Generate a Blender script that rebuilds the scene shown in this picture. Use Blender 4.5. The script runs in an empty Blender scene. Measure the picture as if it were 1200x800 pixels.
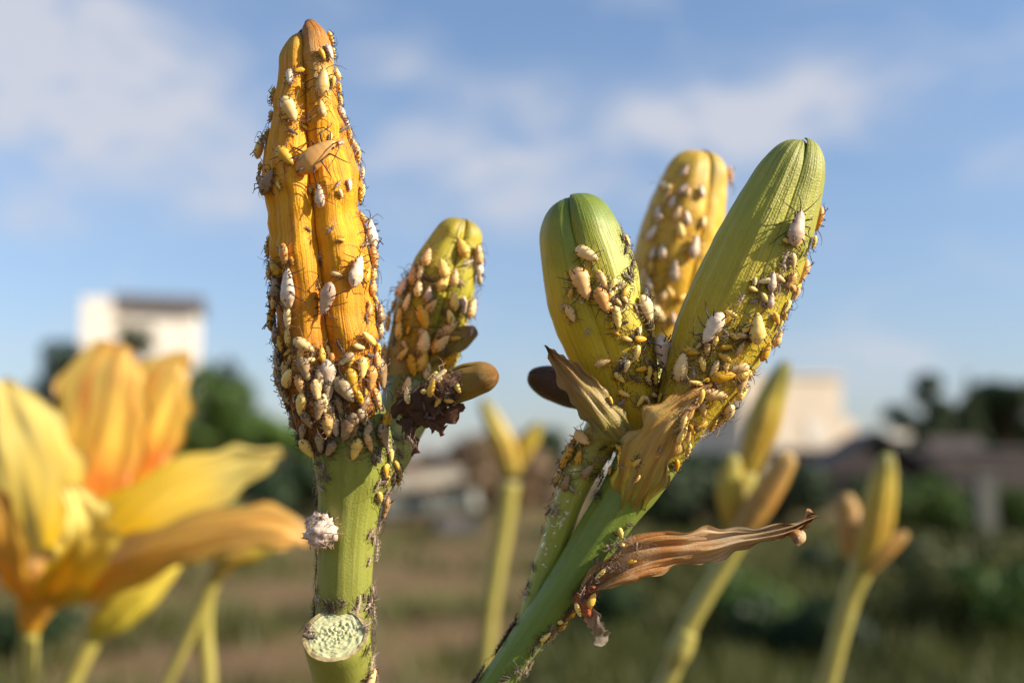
import bpy, math, random
from mathutils import Vector, Matrix, noise as mnoise
from mathutils.bvhtree import BVHTree
random.seed(7)
R = math.radians
sc = bpy.context.scene
col = sc.collection

# ------------------------------------------------------------------ camera
LENS, FPX, H, PITCH = 35.0, 35.0 / 36.0 * 1200.0, 0.75, R(7.57)
CAM = Vector((0, 0, H))
RIGHT = Vector((1, 0, 0)); UP = Vector((0, -math.sin(PITCH), math.cos(PITCH))); FWD = Vector((0, math.cos(PITCH), math.sin(PITCH)))
cd = bpy.data.cameras.new('camera'); cam = bpy.data.objects.new('camera', cd); col.objects.link(cam)
cam.location = CAM; cam.rotation_euler = (R(90) + PITCH, 0, 0)
cd.lens = LENS; cd.sensor_width = 36; cd.clip_start = 0.005; cd.clip_end = 6000
cd.dof.use_dof = True; cd.dof.focus_distance = 0.1162; cd.dof.aperture_fstop = 12.5
sc.camera = cam
# ------------------------------------------------------------------ light
SUN_EL, SUN_PHI = R(29), R(74)          # phi: from the camera's back towards the right
TO_SUN = Vector((math.cos(SUN_EL) * math.sin(SUN_PHI), -math.cos(SUN_EL) * math.cos(SUN_PHI), math.sin(SUN_EL)))
sd = bpy.data.lights.new('sun', 'SUN'); sun = bpy.data.objects.new('sun', sd); col.objects.link(sun)
sd.energy = 5.0; sd.angle = R(0.5); sd.color = (1.0, 0.89, 0.72)
sun.rotation_euler = TO_SUN.to_track_quat('Z', 'Y').to_euler()
sc.view_settings.view_transform = 'Standard'; sc.view_settings.look = 'None'
sc.view_settings.exposure = 0.83; sc.view_settings.gamma = 1.0; sc.view_settings.use_curve_mapping = False
sc.cycles.use_denoising = True
sc.cycles.max_bounces = 8; sc.cycles.sample_clamp_indirect = 6.0

world = bpy.data.worlds.new('World'); sc.world = world; world.use_nodes = True
wt = world.node_tree; wt.nodes.clear()
def wn(t, **k):
    n = wt.nodes.new(t)
    for a, b in k.items(): setattr(n, a, b)
    return n
def wm(op, a, b=None, c=None):
    n = wn('ShaderNodeMath', operation=op)
    for i, v in enumerate((a, b, c)):
        if v is None: continue
        if isinstance(v, (int, float)): n.inputs[i].default_value = v
        else: wt.links.new(v, n.inputs[i])
    return n.outputs[0]
SKY_STRENGTH = 0.08
sky = wn('ShaderNodeTexSky'); sky.sky_type = 'NISHITA'; sky.sun_disc = False
sky.sun_elevation = SUN_EL; sky.sun_rotation = math.atan2(TO_SUN.x, TO_SUN.y)
sky.air_density = 1.0; sky.dust_density = 0.6; sky.ozone_density = 1.3; sky.altitude = 50
tc = wn('ShaderNodeTexCoord'); sep = wn('ShaderNodeSeparateXYZ'); wt.links.new(tc.outputs['Generated'], sep.inputs[0])
az = wm('ARCTAN2', sep.outputs[0], sep.outputs[1]); el = wm('ARCSINE', sep.outputs[2])
def azel(px, py):
    d = (RIGHT * (px - 600) / FPX + UP * -(py - 400) / FPX + FWD).normalized()
    return math.atan2(d.x, d.y), math.asin(d.z)
# layered noise over azimuth and elevation, stretched sideways as thin cloud is
cmb = wn('ShaderNodeCombineXYZ'); wt.links.new(az, cmb.inputs[0]); wt.links.new(wm('MULTIPLY', el, 1.9), cmb.inputs[1])
nz = wn('ShaderNodeTexNoise'); wt.links.new(cmb.outputs[0], nz.inputs['Vector'])
nz.inputs['Scale'].default_value = 6.5; nz.inputs['Detail'].default_value = 6; nz.inputs['Roughness'].default_value = 0.55; nz.inputs['Distortion'].default_value = 0.35
base = wn('ShaderNodeMapRange'); wt.links.new(nz.outputs[0], base.inputs[0])
base.inputs[1].default_value = 0.52; base.inputs[2].default_value = 0.9; base.inputs[3].default_value = 0.0; base.inputs[4].default_value = 0.55
dens = base.outputs[0]
for px, py, sx, sy, amp in [(40, 70, 150, 80, 1.25), (160, 110, 85, 55, .5), (60, 165, 120, 38, .45), (560, 190, 130, 55, .5), (800, 150, 150, 38, .75),
                            (900, 125, 95, 38, .6), (640, 235, 80, 22, .6), (975, 150, 50, 28, .45), (470, 85, 80, 26, .35), (1185, 185, 60, 22, .5),
                            (20, 262, 45, 16, .45), (230, 240, 90, 30, .3), (1000, 430, 80, 25, .4)]:
    a0, e0 = azel(px, py)
    u = wm('DIVIDE', wm('SUBTRACT', az, a0), sx / FPX); v = wm('DIVIDE', wm('SUBTRACT', el, e0), sy / FPX)
    g = wm('EXPONENT', wm('MULTIPLY', wm('ADD', wm('MULTIPLY', u, u), wm('MULTIPLY', v, v)), -0.6))
    dens = wm('MULTIPLY_ADD', g, wm('MULTIPLY', wm('MULTIPLY_ADD', nz.outputs[0], 4.2, -1.35), amp * 0.95), dens)
# low haze that whitens the sky towards the horizon all the way round
dens = wm('MULTIPLY_ADD', wm('EXPONENT', wm('MULTIPLY', wm('MAXIMUM', el, 0.0), -6.0)), 0.22, dens)
dens = wm('MINIMUM', wm('MAXIMUM', dens, 0.0), 0.86)
tint = wn('ShaderNodeMix', data_type='RGBA', blend_type='MULTIPLY'); tint.inputs[0].default_value = 1.0
wt.links.new(sky.outputs[0], tint.inputs[6])
lowc = wn('ShaderNodeMix', data_type='RGBA'); wt.links.new(wm('EXPONENT', wm('MULTIPLY', wm('MAXIMUM', el, 0.0), -4.2)), lowc.inputs[0])   # the clear air thins the white band at the horizon
lowc.inputs[6].default_value = (1.30, 1.38, 1.45, 1); lowc.inputs[7].default_value = (.62, .60, .70, 1); wt.links.new(lowc.outputs[2], tint.inputs[7])
mix = wn('ShaderNodeMix', data_type='RGBA'); wt.links.new(dens, mix.inputs[0]); wt.links.new(tint.outputs[2], mix.inputs[6]); mix.inputs[7].default_value = (4.7, 4.8, 5.3, 1)
bg = wn('ShaderNodeBackground'); wt.links.new(mix.outputs[2], bg.inputs[0]); bg.inputs[1].default_value = SKY_STRENGTH
wo = wn('ShaderNodeOutputWorld'); wt.links.new(bg.outputs[0], wo.inputs[0])

# ------------------------------------------------------------------ helpers
def W(px, py, D):                      # pixel of the 1200 px frame at depth D (mm) -> world point (m)
    d = D / 1000.0
    return CAM + RIGHT * ((px - 600) / FPX * d) - UP * ((py - 400) / FPX * d) + FWD * d
def S(D): return D / 1000.0 / FPX      # metres per pixel at depth D
def G(px, dist):                       # a spot on the ground seen under column px at distance dist (m)
    return Vector(((px - 600) / FPX * dist, dist, 0))
def tag(o, label=None, cat=None, group=None, kind=None):
    for k, v in (('label', label), ('category', cat), ('group', group), ('kind', kind)):
        if v: o[k] = v
    return o
def empty(name, loc, label, cat, group=None):
    o = bpy.data.objects.new(name, None); col.objects.link(o); o.location = loc; o.empty_display_size = .01
    return tag(o, label, cat, group, 'thing')
def mesh(name, verts, faces, mat, uvs=None, smooth=True, org=Vector((0, 0, 0))):
    me = bpy.data.meshes.new(name)
    me.from_pydata([tuple(Vector(v) - org) for v in verts], [], faces); me.update()
    if smooth: me.polygons.foreach_set('use_smooth', [True] * len(me.polygons))
    if uvs:
        l = me.uv_layers.new(name='UVMap')
        for lp in me.loops: l.data[lp.index].uv = uvs[lp.vertex_index]
    for m in (mat if isinstance(mat, (list, tuple)) else [mat]): me.materials.append(m)
    return me
HOST = []
def part(name, geo, mat, parent, root=None, host=False, smooth=True):
    v, f = geo[0], geo[1]; uv = geo[2] if len(geo) > 2 else None
    root = root or parent
    org = root.location if root else Vector((0, 0, 0))
    o = bpy.data.objects.new(name, mesh(name, v, f, mat, uv, smooth, org)); col.objects.link(o)
    if parent: o.parent = parent
    if host: HOST.append((v, f))
    return o
def join(*gs):
    V, F, U = [], [], []
    for g in gs:
        n = len(V); V += list(g[0]); F += [tuple(i + n for i in f) for f in g[1]]
        U += list(g[2]) if len(g) > 2 else [(0, 0)] * len(g[0])
    return V, F, U
def crom(pts, t):
    n = len(pts) - 1; x = max(0, min(n - 1e-9, t * n)); i = int(x); f = x - i
    p = [pts[max(0, i - 1)], pts[i], pts[min(n, i + 1)], pts[min(n, i + 2)]]
    return [0.5 * (2 * b + (c - a) * f + (2 * a - 5 * b + 4 * c - d) * f * f + (3 * b - a - 3 * c + d) * f ** 3) for a, b, c, d in zip(*p)]
def station(nodes, N, ts=None):
    """nodes (px,py,D,r px) -> list of (point, radius m, t, side, out): out faces the camera, side to its right"""
    out = []
    for k in range(N + 1):
        t = ts[k] if ts else k / N
        px, py, D, r = crom(nodes, t)
        out.append([W(px, py, D), max(r, 0.0) * S(D), t])
    for k in range(N + 1):
        a, b = out[max(0, k - 1)][0], out[min(N, k + 1)][0]
        T = (b - a).normalized(); side = T.cross(-FWD)
        side = RIGHT.copy() if side.length < 1e-6 else side.normalized()
        out[k] += [side, side.cross(T).normalized(), T]
    return out
def tube(nodes, N=40, n=30, wob=0.03, cap=True, seed=0, wscale=300, rib=.012):
    st = station(nodes, N); V, F, U = [], [], []
    for p, r, t, s, o, T in st:
        for j in range(n):
            a = 2 * math.pi * j / n; d = s * math.sin(a) + o * math.cos(a)
            w = 1 + wob * mnoise.noise((p + d * r) * wscale + Vector((seed, 0, 0))) + rib * math.cos(9 * a + 2 * mnoise.noise(p * 60)) + .35 * wob * mnoise.noise((p + d * r) * wscale * 4)
            V.append(p + d * r * w); U.append((j / n, t))
    for k in range(N):
        for j in range(n):
            j2 = (j + 1) % n; F.append((k * n + j, k * n + j2, (k + 1) * n + j2, (k + 1) * n + j))
    if cap:
        F.append(tuple(range(n))[::-1]); F.append(tuple(N * n + j for j in range(n)))
    return V, F, U
def wtube(pts, rad, n=6):               # plain tube through world or local points
    pts = [Vector(p) for p in pts]; V, F = [], []
    T = (pts[1] - pts[0]).normalized(); ref = Vector((0, 0, 1)) if abs(T.z) < .9 else Vector((1, 0, 0))
    u = T.cross(ref).normalized()
    for k, p in enumerate(pts):
        T = (pts[min(k + 1, len(pts) - 1)] - pts[max(k - 1, 0)]).normalized()
        u = (u - T * u.dot(T)).normalized(); v = T.cross(u)
        for j in range(n):
            a = 2 * math.pi * j / n; V.append(p + (u * math.cos(a) + v * math.sin(a)) * rad[k])
    for k in range(len(pts) - 1):
        for j in range(n):
            j2 = (j + 1) % n; F.append((k * n + j, k * n + j2, (k + 1) * n + j2, (k + 1) * n + j))
    F.append(tuple(range(n))[::-1]); F.append(tuple((len(pts) - 1) * n + j for j in range(n)))
    return V, F
def leaf(nodes, N=30, A=12, arc=60, twist=(0, 0), thick=0.25, wr=0.0, wscale=260, seed=0, edge=0.0, fold=0.0, along=False):
    """a thin blade with real thickness: nodes (px,py,D,half width px); arc = cross curvature in degrees; twist about its length"""
    st = station(nodes, N); top, bot, uv = [], [], []
    for p, w, t, s, o, T in st:
        tw = R(twist[0] + (twist[1] - twist[0]) * t)
        s2 = s * math.cos(tw) + o * math.sin(tw); o2 = o * math.cos(tw) - s * math.sin(tw)
        ar = max(abs(R(arc)), 1e-3); rr = w / math.sin(min(ar, math.pi / 2)) if ar < math.pi / 2 else w
        for j in range(A + 1):
            x = 2 * j / A - 1; a = x * ar
            q = p + s2 * rr * math.sin(a) + o2 * (rr * (math.cos(a) - 1) * (1 if arc > 0 else -1) + rr * 0.5 * ar * 0.5 * (1 if arc > 0 else -1))
            k = mnoise.noise(q * wscale + Vector((seed, seed, 0))); k2 = mnoise.noise(q * wscale * 3.1 + Vector((seed, 7, 0)))
            if along: k, k2 = mnoise.noise(Vector((x * 2.2 + seed, t * 2.4, 0))), 1.6 * mnoise.noise(Vector((x * 7 + seed, t * 4.5, 5)))
            q = q + o2 * (wr * 1e-3 * (k + .35 * k2)) + s2 * (edge * 1e-3 * abs(x) ** 3 * mnoise.noise(Vector((t * 9, seed, x))))
            if fold: q = q + o2 * (fold * 1e-3 * math.sin(x * 8.5 + 2.2 * math.sin(t * 6)) * (1 - .3 * x * x))
            th = thick * 1e-3 * (0.35 + 0.65 * (1 - x * x))
            top.append(q + o2 * th * .5); bot.append(q - o2 * th * .5); uv.append((x * .5 + .5, t))
    n = len(top); V = top + bot; F = []
    for k in range(N):
        for j in range(A):
            a = k * (A + 1) + j; q = (a, a + 1, a + A + 2, a + A + 1)
            F.append(q); F.append(tuple(i + n for i in q[::-1]))
    def rim(idx):
        for a, b in zip(idx, idx[1:]): F.append((a, a + n, b + n, b))
    rim([k * (A + 1) for k in range(N + 1)]); rim([k * (A + 1) + A for k in range(N, -1, -1)])
    rim([j for j in range(A, -1, -1)]); rim([N * (A + 1) + j for j in range(A + 1)])
    return V, F, uv + uv

# ------------------------------------------------------------------ materials
def nodes_mat(name):
    m = bpy.data.materials.new(name); m.use_nodes = True; nt = m.node_tree; nt.nodes.clear()
    p = nt.nodes.new('ShaderNodeBsdfPrincipled'); o = nt.nodes.new('ShaderNodeOutputMaterial'); nt.links.new(p.outputs[0], o.inputs[0])
    return m, nt, p
def N_(nt, t, inp={}, **k):
    n = nt.nodes.new(t)
    for a, b in k.items(): setattr(n, a, b)
    for a, b in inp.items():
        if isinstance(b, bpy.types.NodeSocket): nt.links.new(b, n.inputs[a])
        else: n.inputs[a].default_value = b
    return n
def mixc(nt, fac, a, b, blend='MIX'):
    n = N_(nt, 'ShaderNodeMix', data_type='RGBA', blend_type=blend)
    for i, v in ((0, fac), (6, a), (7, b)):
        if isinstance(v, bpy.types.NodeSocket): nt.links.new(v, n.inputs[i])
        elif i == 0: n.inputs[0].default_value = v
        else: n.inputs[i].default_value = (*v[:3], 1)
    return n.outputs[2]
def ramp(nt, fac, stops):
    r = N_(nt, 'ShaderNodeValToRGB', {0: fac}); e = r.color_ramp.elements
    while len(e) < len(stops): e.new(.5)
    for el_, (p, c) in zip(e, stops):
        el_.position = p; el_.color = (*c, 1) if len(c) == 3 else c
    return r.outputs[0]
def rng(nt, v, a, b, c=0.0, d=1.0):
    return N_(nt, 'ShaderNodeMapRange', {0: v, 1: a, 2: b, 3: c, 4: d}).outputs[0]
def tissue(name, stops, streak=(0.5, 0.2, 0.02), samt=0.5, blotch=(0.2, 0.08, 0.02), bamt=0.3, blo=.55, sss=0.10, sscale=0.0008, rough=0.45, bump=0.35, ustr=26, jit=0.22, spec=0.4, nscale=420, fine=0.0, tr=0.0, vein=.35):
    """plant tissue: colour along its length (uv v), streaks along it (uv u), blotches in space"""
    m, nt, p = nodes_mat(name)
    uv = N_(nt, 'ShaderNodeUVMap').outputs[0]; geo = N_(nt, 'ShaderNodeNewGeometry').outputs['Position']
    sx = N_(nt, 'ShaderNodeSeparateXYZ', {0: uv})
    n1 = N_(nt, 'ShaderNodeTexNoise', {'Vector': geo, 'Scale': nscale * .45, 'Detail': 4.0}).outputs[0]
    v = N_(nt, 'ShaderNodeMath', {0: sx.outputs[1], 1: N_(nt, 'ShaderNodeMath', {0: n1, 1: -.5, 2: 0}, operation='ADD').outputs[0]}, operation='ADD')
    mul = N_(nt, 'ShaderNodeMath', {0: v.inputs[1].links[0].from_socket, 1: jit * 2}, operation='MULTIPLY'); nt.links.new(mul.outputs[0], v.inputs[1])
    c = ramp(nt, v.outputs[0], stops)
    mp = N_(nt, 'ShaderNodeMapping', {'Vector': uv, 'Scale': (ustr, 2.2, 1)})
    n2 = N_(nt, 'ShaderNodeTexNoise', {'Vector': mp.outputs[0], 'Scale': 1.0, 'Detail': 3.0, 'Distortion': .25}).outputs[0]
    c = mixc(nt, rng(nt, n2, .48, .72, 0, samt), c, streak)
    n3 = N_(nt, 'ShaderNodeTexNoise', {'Vector': geo, 'Scale': nscale, 'Detail': 5.0, 'Roughness': .65}).outputs[0]
    c = mixc(nt, rng(nt, n3, blo, blo + .2, 0, bamt), c, blotch)
    mp2 = N_(nt, 'ShaderNodeMapping', {'Vector': uv, 'Scale': (ustr * 4.5, 3.0, 1)})
    nv = N_(nt, 'ShaderNodeTexNoise', {'Vector': mp2.outputs[0], 'Scale': 1.0, 'Detail': 2.0}).outputs[0]
    c = mixc(nt, rng(nt, nv, .46, .66, 0, vein), c, mixc(nt, 1.0, c, (.62, .56, .5), 'MULTIPLY'))
    ns = N_(nt, 'ShaderNodeTexNoise', {'Vector': geo, 'Scale': 2300.0, 'Detail': 2.0}).outputs[0]
    c = mixc(nt, rng(nt, ns, .66, .74, 0, .55), c, blotch)
    nt.links.new(c, p.inputs['Base Color'])
    if tr:
        t_ = N_(nt, 'ShaderNodeBsdfTranslucent'); nt.links.new(c, t_.inputs[0]); mx = N_(nt, 'ShaderNodeMixShader', {0: tr})
        o_ = [x for x in nt.nodes if x.type == 'OUTPUT_MATERIAL'][0]
        nt.links.new(p.outputs[0], mx.inputs[1]); nt.links.new(t_.outputs[0], mx.inputs[2]); nt.links.new(mx.outputs[0], o_.inputs[0])
    n4 = N_(nt, 'ShaderNodeTexNoise', {'Vector': geo, 'Scale': 3800.0, 'Detail': 3.0}).outputs[0]
    n2 = N_(nt, 'ShaderNodeMath', {0: n2, 1: N_(nt, 'ShaderNodeMath', {0: nv, 1: .6}, operation='MULTIPLY').outputs[0]}, operation='ADD').outputs[0]
    hgt = N_(nt, 'ShaderNodeMath', {0: n2, 1: N_(nt, 'ShaderNodeMath', {0: n4, 1: .35 + fine}, operation='MULTIPLY').outputs[0]}, operation='ADD').outputs[0]
    b = N_(nt, 'ShaderNodeBump', {'Strength': bump, 'Distance': 0.0004, 'Height': hgt}); nt.links.new(b.outputs[0], p.inputs['Normal'])
    p.inputs['Roughness'].default_value = rough; p.inputs['Specular IOR Level'].default_value = spec
    if sss:
        p.inputs['Subsurface Weight'].default_value = sss; p.inputs['Subsurface Radius'].default_value = (1.0, .65, .2); p.inputs['Subsurface Scale'].default_value = sscale
    return m
def plain(name, colour, rough=.6, var=.15, scale=50.0, spec=.4, bump=0.0, bdist=.01, detail=4.0, objrand=0.0, hue=1.0, sss=0.0, sscale=.0005, alt=None, tr=0.0):
    """one base colour with spatial variation (and a shift per object)"""
    m, nt, p = nodes_mat(name)
    co = N_(nt, 'ShaderNodeTexCoord').outputs['Object'] if objrand else N_(nt, 'ShaderNodeNewGeometry').outputs['Position']
    n = N_(nt, 'ShaderNodeTexNoise', {'Vector': co, 'Scale': scale, 'Detail': detail, 'Roughness': .6}).outputs[0]
    alt = alt or tuple(min(1, x * (1 - 2.2 * var)) for x in colour)
    c = mixc(nt, rng(nt, n, .35, .68), colour, alt)
    if objrand:
        r = N_(nt, 'ShaderNodeObjectInfo').outputs['Random']
        hs = N_(nt, 'ShaderNodeHueSaturation', {'Hue': rng(nt, r, 0, 1, .5 - .010 * objrand * hue, .5 + .012 * objrand * hue), 'Saturation': rng(nt, r, 0, 1, 1 + .12 * objrand, 1 - .14 * objrand), 'Value': rng(nt, r, 0, 1, 1 - .22 * objrand, 1 + .12 * objrand), 'Color': c})
        c = hs.outputs[0]
    nt.links.new(c, p.inputs['Base Color']); p.inputs['Roughness'].default_value = rough; p.inputs['Specular IOR Level'].default_value = spec
    if bump:
        b = N_(nt, 'ShaderNodeBump', {'Strength': bump, 'Distance': bdist, 'Height': n}); nt.links.new(b.outputs[0], p.inputs['Normal'])
    if sss:
        p.inputs['Subsurface Weight'].default_value = sss; p.inputs['Subsurface Radius'].default_value = (1, .6, .25); p.inputs['Subsurface Scale'].default_value = sscale
    if tr:
        p.inputs['Transmission Weight'].default_value = 0
        t = N_(nt, 'ShaderNodeBsdfTranslucent'); nt.links.new(c, t.inputs[0]); mx = N_(nt, 'ShaderNodeMixShader', {0: tr})
        o = [x for x in nt.nodes if x.type == 'OUTPUT_MATERIAL'][0]
        nt.links.new(p.outputs[0], mx.inputs[1]); nt.links.new(t.outputs[0], mx.inputs[2]); nt.links.new(mx.outputs[0], o.inputs[0])
    return m
M = {}
M['bud_yellow'] = tissue('yellow_bud_petal', [(0, (.09, .055, .015)), (.14, (.24, .10, .01)), (.26, (.54, .22, .01)), (.5, (.78, .36, .01)), (.8, (.76, .34, .009)), (.93, (.62, .36, .04)), (1, (.36, .18, .04))], streak=(.50, .15, .008), samt=.85, blotch=(.34, .11, .02), bamt=.6, bump=.6, ustr=16, rough=.6, spec=.25)  # lowest stops darkened for the shade at the bud's base and its sooty crust
M['bud_core_orange'] = tissue('bud_inner_orange', [(0, (.25, .10, .02)), (1, (.5, .15, .015))], bump=.3)
M['bud_tip_brown'] = tissue('bud_tip_brown', [(0, (.76, .42, .03)), (.45, (.55, .25, .025)), (.75, (.33, .13, .02)), (1, (.10, .05, .02))], bump=.6)
M['bud_small'] = tissue('olive_yellow_bud_petal', [(0, (.14, .15, .02)), (.25, (.40, .27, .02)), (.6, (.40, .36, .025)), (.85, (.48, .39, .03)), (1, (.28, .20, .03))], streak=(.24, .25, .02), samt=.7, bamt=.2, ustr=14)
M['bud_green'] = tissue('green_bud_petal', [(0, (.13, .16, .015)), (.22, (.54, .34, .015)), (.45, (.60, .43, .02)), (.68, (.42, .38, .025)), (.9, (.17, .23, .02)), (1, (.10, .15, .015))], streak=(.22, .25, .02), samt=.55, blotch=(.3, .2, .02), bamt=.18, jit=.14, ustr=18)
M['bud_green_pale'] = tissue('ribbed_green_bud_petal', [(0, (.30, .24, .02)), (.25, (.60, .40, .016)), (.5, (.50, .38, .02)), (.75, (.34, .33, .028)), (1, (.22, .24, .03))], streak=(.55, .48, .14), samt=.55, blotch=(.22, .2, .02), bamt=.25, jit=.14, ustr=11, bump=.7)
M['bud_core_green'] = tissue('bud_inner_green', [(0, (.12, .14, .02)), (1, (.10, .13, .015))])
M['bud_rear'] = tissue('rear_yellow_bud_petal', [(0, (.42, .30, .03)), (.4, (.68, .40, .03)), (.8, (.66, .42, .04)), (1, (.36, .28, .05))], streak=(.55, .22, .02), samt=.6)
M['bud_brown'] = tissue('brown_bud_skin', [(0, (.20, .19, .03)), (.5, (.30, .22, .03)), (1, (.22, .10, .02))], bamt=.5, bump=.6)
M['bud_dark'] = tissue('dark_brown_bud_skin', [(0, (.07, .05, .02)), (.6, (.05, .022, .012)), (1, (.03, .015, .01))], streak=(.1, .05, .02), samt=.3, bamt=.3, rough=.5)
M['stem'] = tissue('green_stem_skin', [(0, (.19, .20, .04)), (.5, (.26, .27, .05)), (.8, (.23, .25, .04)), (1, (.11, .13, .02))], streak=(.34, .34, .11), samt=.4, blotch=(.15, .2, .03), bamt=.25, ustr=8, jit=.1, bump=.4, rough=.38)
M['stem_deep'] = tissue('deep_green_stem_skin', [(0, (.13, .20, .035)), (.6, (.16, .23, .035)), (1, (.24, .26, .04))], streak=(.30, .36, .07), samt=.4, blotch=(.12, .17, .03), bamt=.25, ustr=8, bump=.4, rough=.38)
M['stem_pale'] = tissue('pale_pedicel_skin', [(0, (.14, .22, .03)), (.45, (.30, .34, .05)), (1, (.42, .38, .06))], streak=(.5, .5, .12), samt=.3, bamt=.1, ustr=6, bump=.35, rough=.28, spec=.6)
M['bract'] = tissue('withering_bract', [(0, (.34, .34, .06)), (.3, (.68, .48, .14)), (.7, (.70, .40, .10)), (1, (.55, .25, .06))], streak=(.42, .11, .02), samt=.85, blotch=(.62, .45, .18), bamt=.5, ustr=8, bump=.5, jit=.12, tr=.28)
M['bract_brown'] = tissue('brown_bract', [(0, (.32, .28, .06)), (.45, (.42, .28, .08)), (.75, (.46, .24, .07)), (1, (.48, .22, .06))], streak=(.36, .26, .05), samt=.5, blotch=(.30, .14, .07), bamt=.5, ustr=6, bump=.5, tr=.28)
M['dry_leaf'] = tissue('dry_brown_leaf', [(0, (.48, .23, .06)), (.28, (.60, .26, .07)), (.45, (.66, .34, .11)), (.6, (.88, .68, .42)), (.74, (.80, .54, .27)), (.88, (.62, .29, .10)), (1, (.42, .24, .13))], streak=(.42, .16, .045), samt=.75, vein=.45, jit=.16, blotch=(.76, .54, .30), bamt=.75, blo=.47, ustr=12, bump=.9, rough=.6, nscale=260, tr=.28)
M['scrap'] = tissue('withered_scrap_skin', [(0, (.07, .035, .02)), (1, (.13, .045, .025))], streak=(.25, .12, .05), samt=.5, bump=.7, rough=.5)
M['scrap_orange'] = tissue('orange_scrap_skin', [(0, (.42, .09, .02)), (1, (.55, .16, .04))], streak=(.25, .05, .02), samt=.7, bump=.8)
M['scrap_pale'] = tissue('pale_papery_scrap', [(0, (.30, .20, .15)), (1, (.42, .36, .26))], streak=(.2, .13, .10), samt=.4, bump=.5, tr=.28)
M['pith'] = plain('cut_pith', (.54, .52, .31), rough=.8, spec=.15, scale=1100, alt=(.38, .39, .19), bump=.45, bdist=.0004, sss=.3)
M['pith_rim'] = plain('cut_rim', (.50, .40, .19), rough=.6, scale=1300, alt=(.22, .14, .06), sss=.2)
M['petal_lily'] = tissue('lily_petal', [(0, (.75, .40, .01)), (.3, (.90, .56, .015)), (.7, (.92, .74, .22)), (1, (.88, .66, .2))], streak=(.88, .48, .02), samt=.35, blotch=(.85, .6, .1), bamt=.2, ustr=7, sss=.3, sscale=.002, bump=.3, nscale=120, tr=.28)
M['petal_lily_flame'] = tissue('lily_petal_flamed', [(0, (.80, .42, .01)), (.22, (.85, .42, .01)), (.36, (.72, .20, .01)), (.5, (.84, .50, .06)), (.8, (.86, .58, .14)), (1, (.62, .32, .05))], streak=(.58, .11, .01), samt=1.0, blotch=(.85, .55, .1), bamt=.25, ustr=6.5, jit=.08, sss=.3, sscale=.002, nscale=120, tr=.28)
M['petal_lily_orange'] = tissue('lily_petal_orange', [(0, (.70, .34, .01)), (.5, (.76, .42, .07)), (1, (.72, .40, .12))], streak=(.60, .22, .02), samt=.6, ustr=5, sss=.3, sscale=.002, nscale=120, tr=.28)
M['far_stem'] = tissue('far_stem_skin', [(0, (.33, .29, .08)), (.6, (.38, .34, .08)), (1, (.34, .30, .06))], streak=(.40, .26, .10), samt=.4, nscale=80)
M['far_bud'] = tissue('far_bud_petal', [(0, (.34, .27, .04)), (.35, (.46, .30, .035)), (.7, (.46, .36, .04)), (1, (.12, .16, .03))], streak=(.40, .20, .04), samt=.6, nscale=150)
M['far_bud_brown'] = tissue('far_withered_bud_petal', [(0, (.36, .22, .05)), (.5, (.46, .24, .05)), (1, (.40, .26, .07))], streak=(.28, .10, .03), samt=.6, nscale=150)
M['far_bud_gold'] = tissue('far_gold_bud_petal', [(0, (.34, .36, .04)), (.4, (.62, .52, .05)), (1, (.70, .56, .09))], streak=(.6, .32, .03), samt=.4, nscale=150)

# ------------------------------------------------------------------ the setting
def soil():
    m, nt, p = nodes_mat('soil')
    g = N_(nt, 'ShaderNodeNewGeometry').outputs['Position']
    n1 = N_(nt, 'ShaderNodeTexNoise', {'Vector': g, 'Scale': 1.1, 'Detail': 6.0, 'Roughness': .6}).outputs[0]
    n2 = N_(nt, 'ShaderNodeTexNoise', {'Vector': g, 'Scale': 6.0, 'Detail': 6.0, 'Roughness': .7}).outputs[0]
    c = mixc(nt, rng(nt, n2, .35, .7), (.19, .118, .056), (.115, .072, .036))
    c = mixc(nt, rng(nt, n1, .46, .62, 0, .85), c, (.13, .125, .035))
    nt.links.new(c, p.inputs['Base Color']); p.inputs['Roughness'].default_value = .9; p.inputs['Specular IOR Level'].default_value = .15
    b = N_(nt, 'ShaderNodeBump', {'Strength': .8, 'Distance': .05, 'Height': n2}); nt.links.new(b.outputs[0], p.inputs['Normal'])
    return m
V, F = [], []
def gz(x, y): return .05 * mnoise.noise(Vector((x * .5, y * .5, 0))) + .02 * mnoise.noise(Vector((x * 2.2, y * 2.2, 3)))
xs = [-2500, -600, -150, -60] + [-30 + i * .75 for i in range(81)] + [60, 150, 600, 2500]
ys = [-40, -10] + [i * .6 - 4 for i in range(60)] + [36, 45, 60, 120, 400, 1200, 3500]
for y in ys:
    for x in xs: V.append((x, y, gz(x, y) if abs(x) < 31 and -5 < y < 33 else 0.0))
nx = len(xs)
for j in range(len(ys) - 1):
    for i in range(nx - 1): F.append((j * nx + i, j * nx + i + 1, (j + 1) * nx + i + 1, (j + 1) * nx + i))
ground = part('ground', (V, F), soil(), None); tag(ground, kind='structure')

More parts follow.
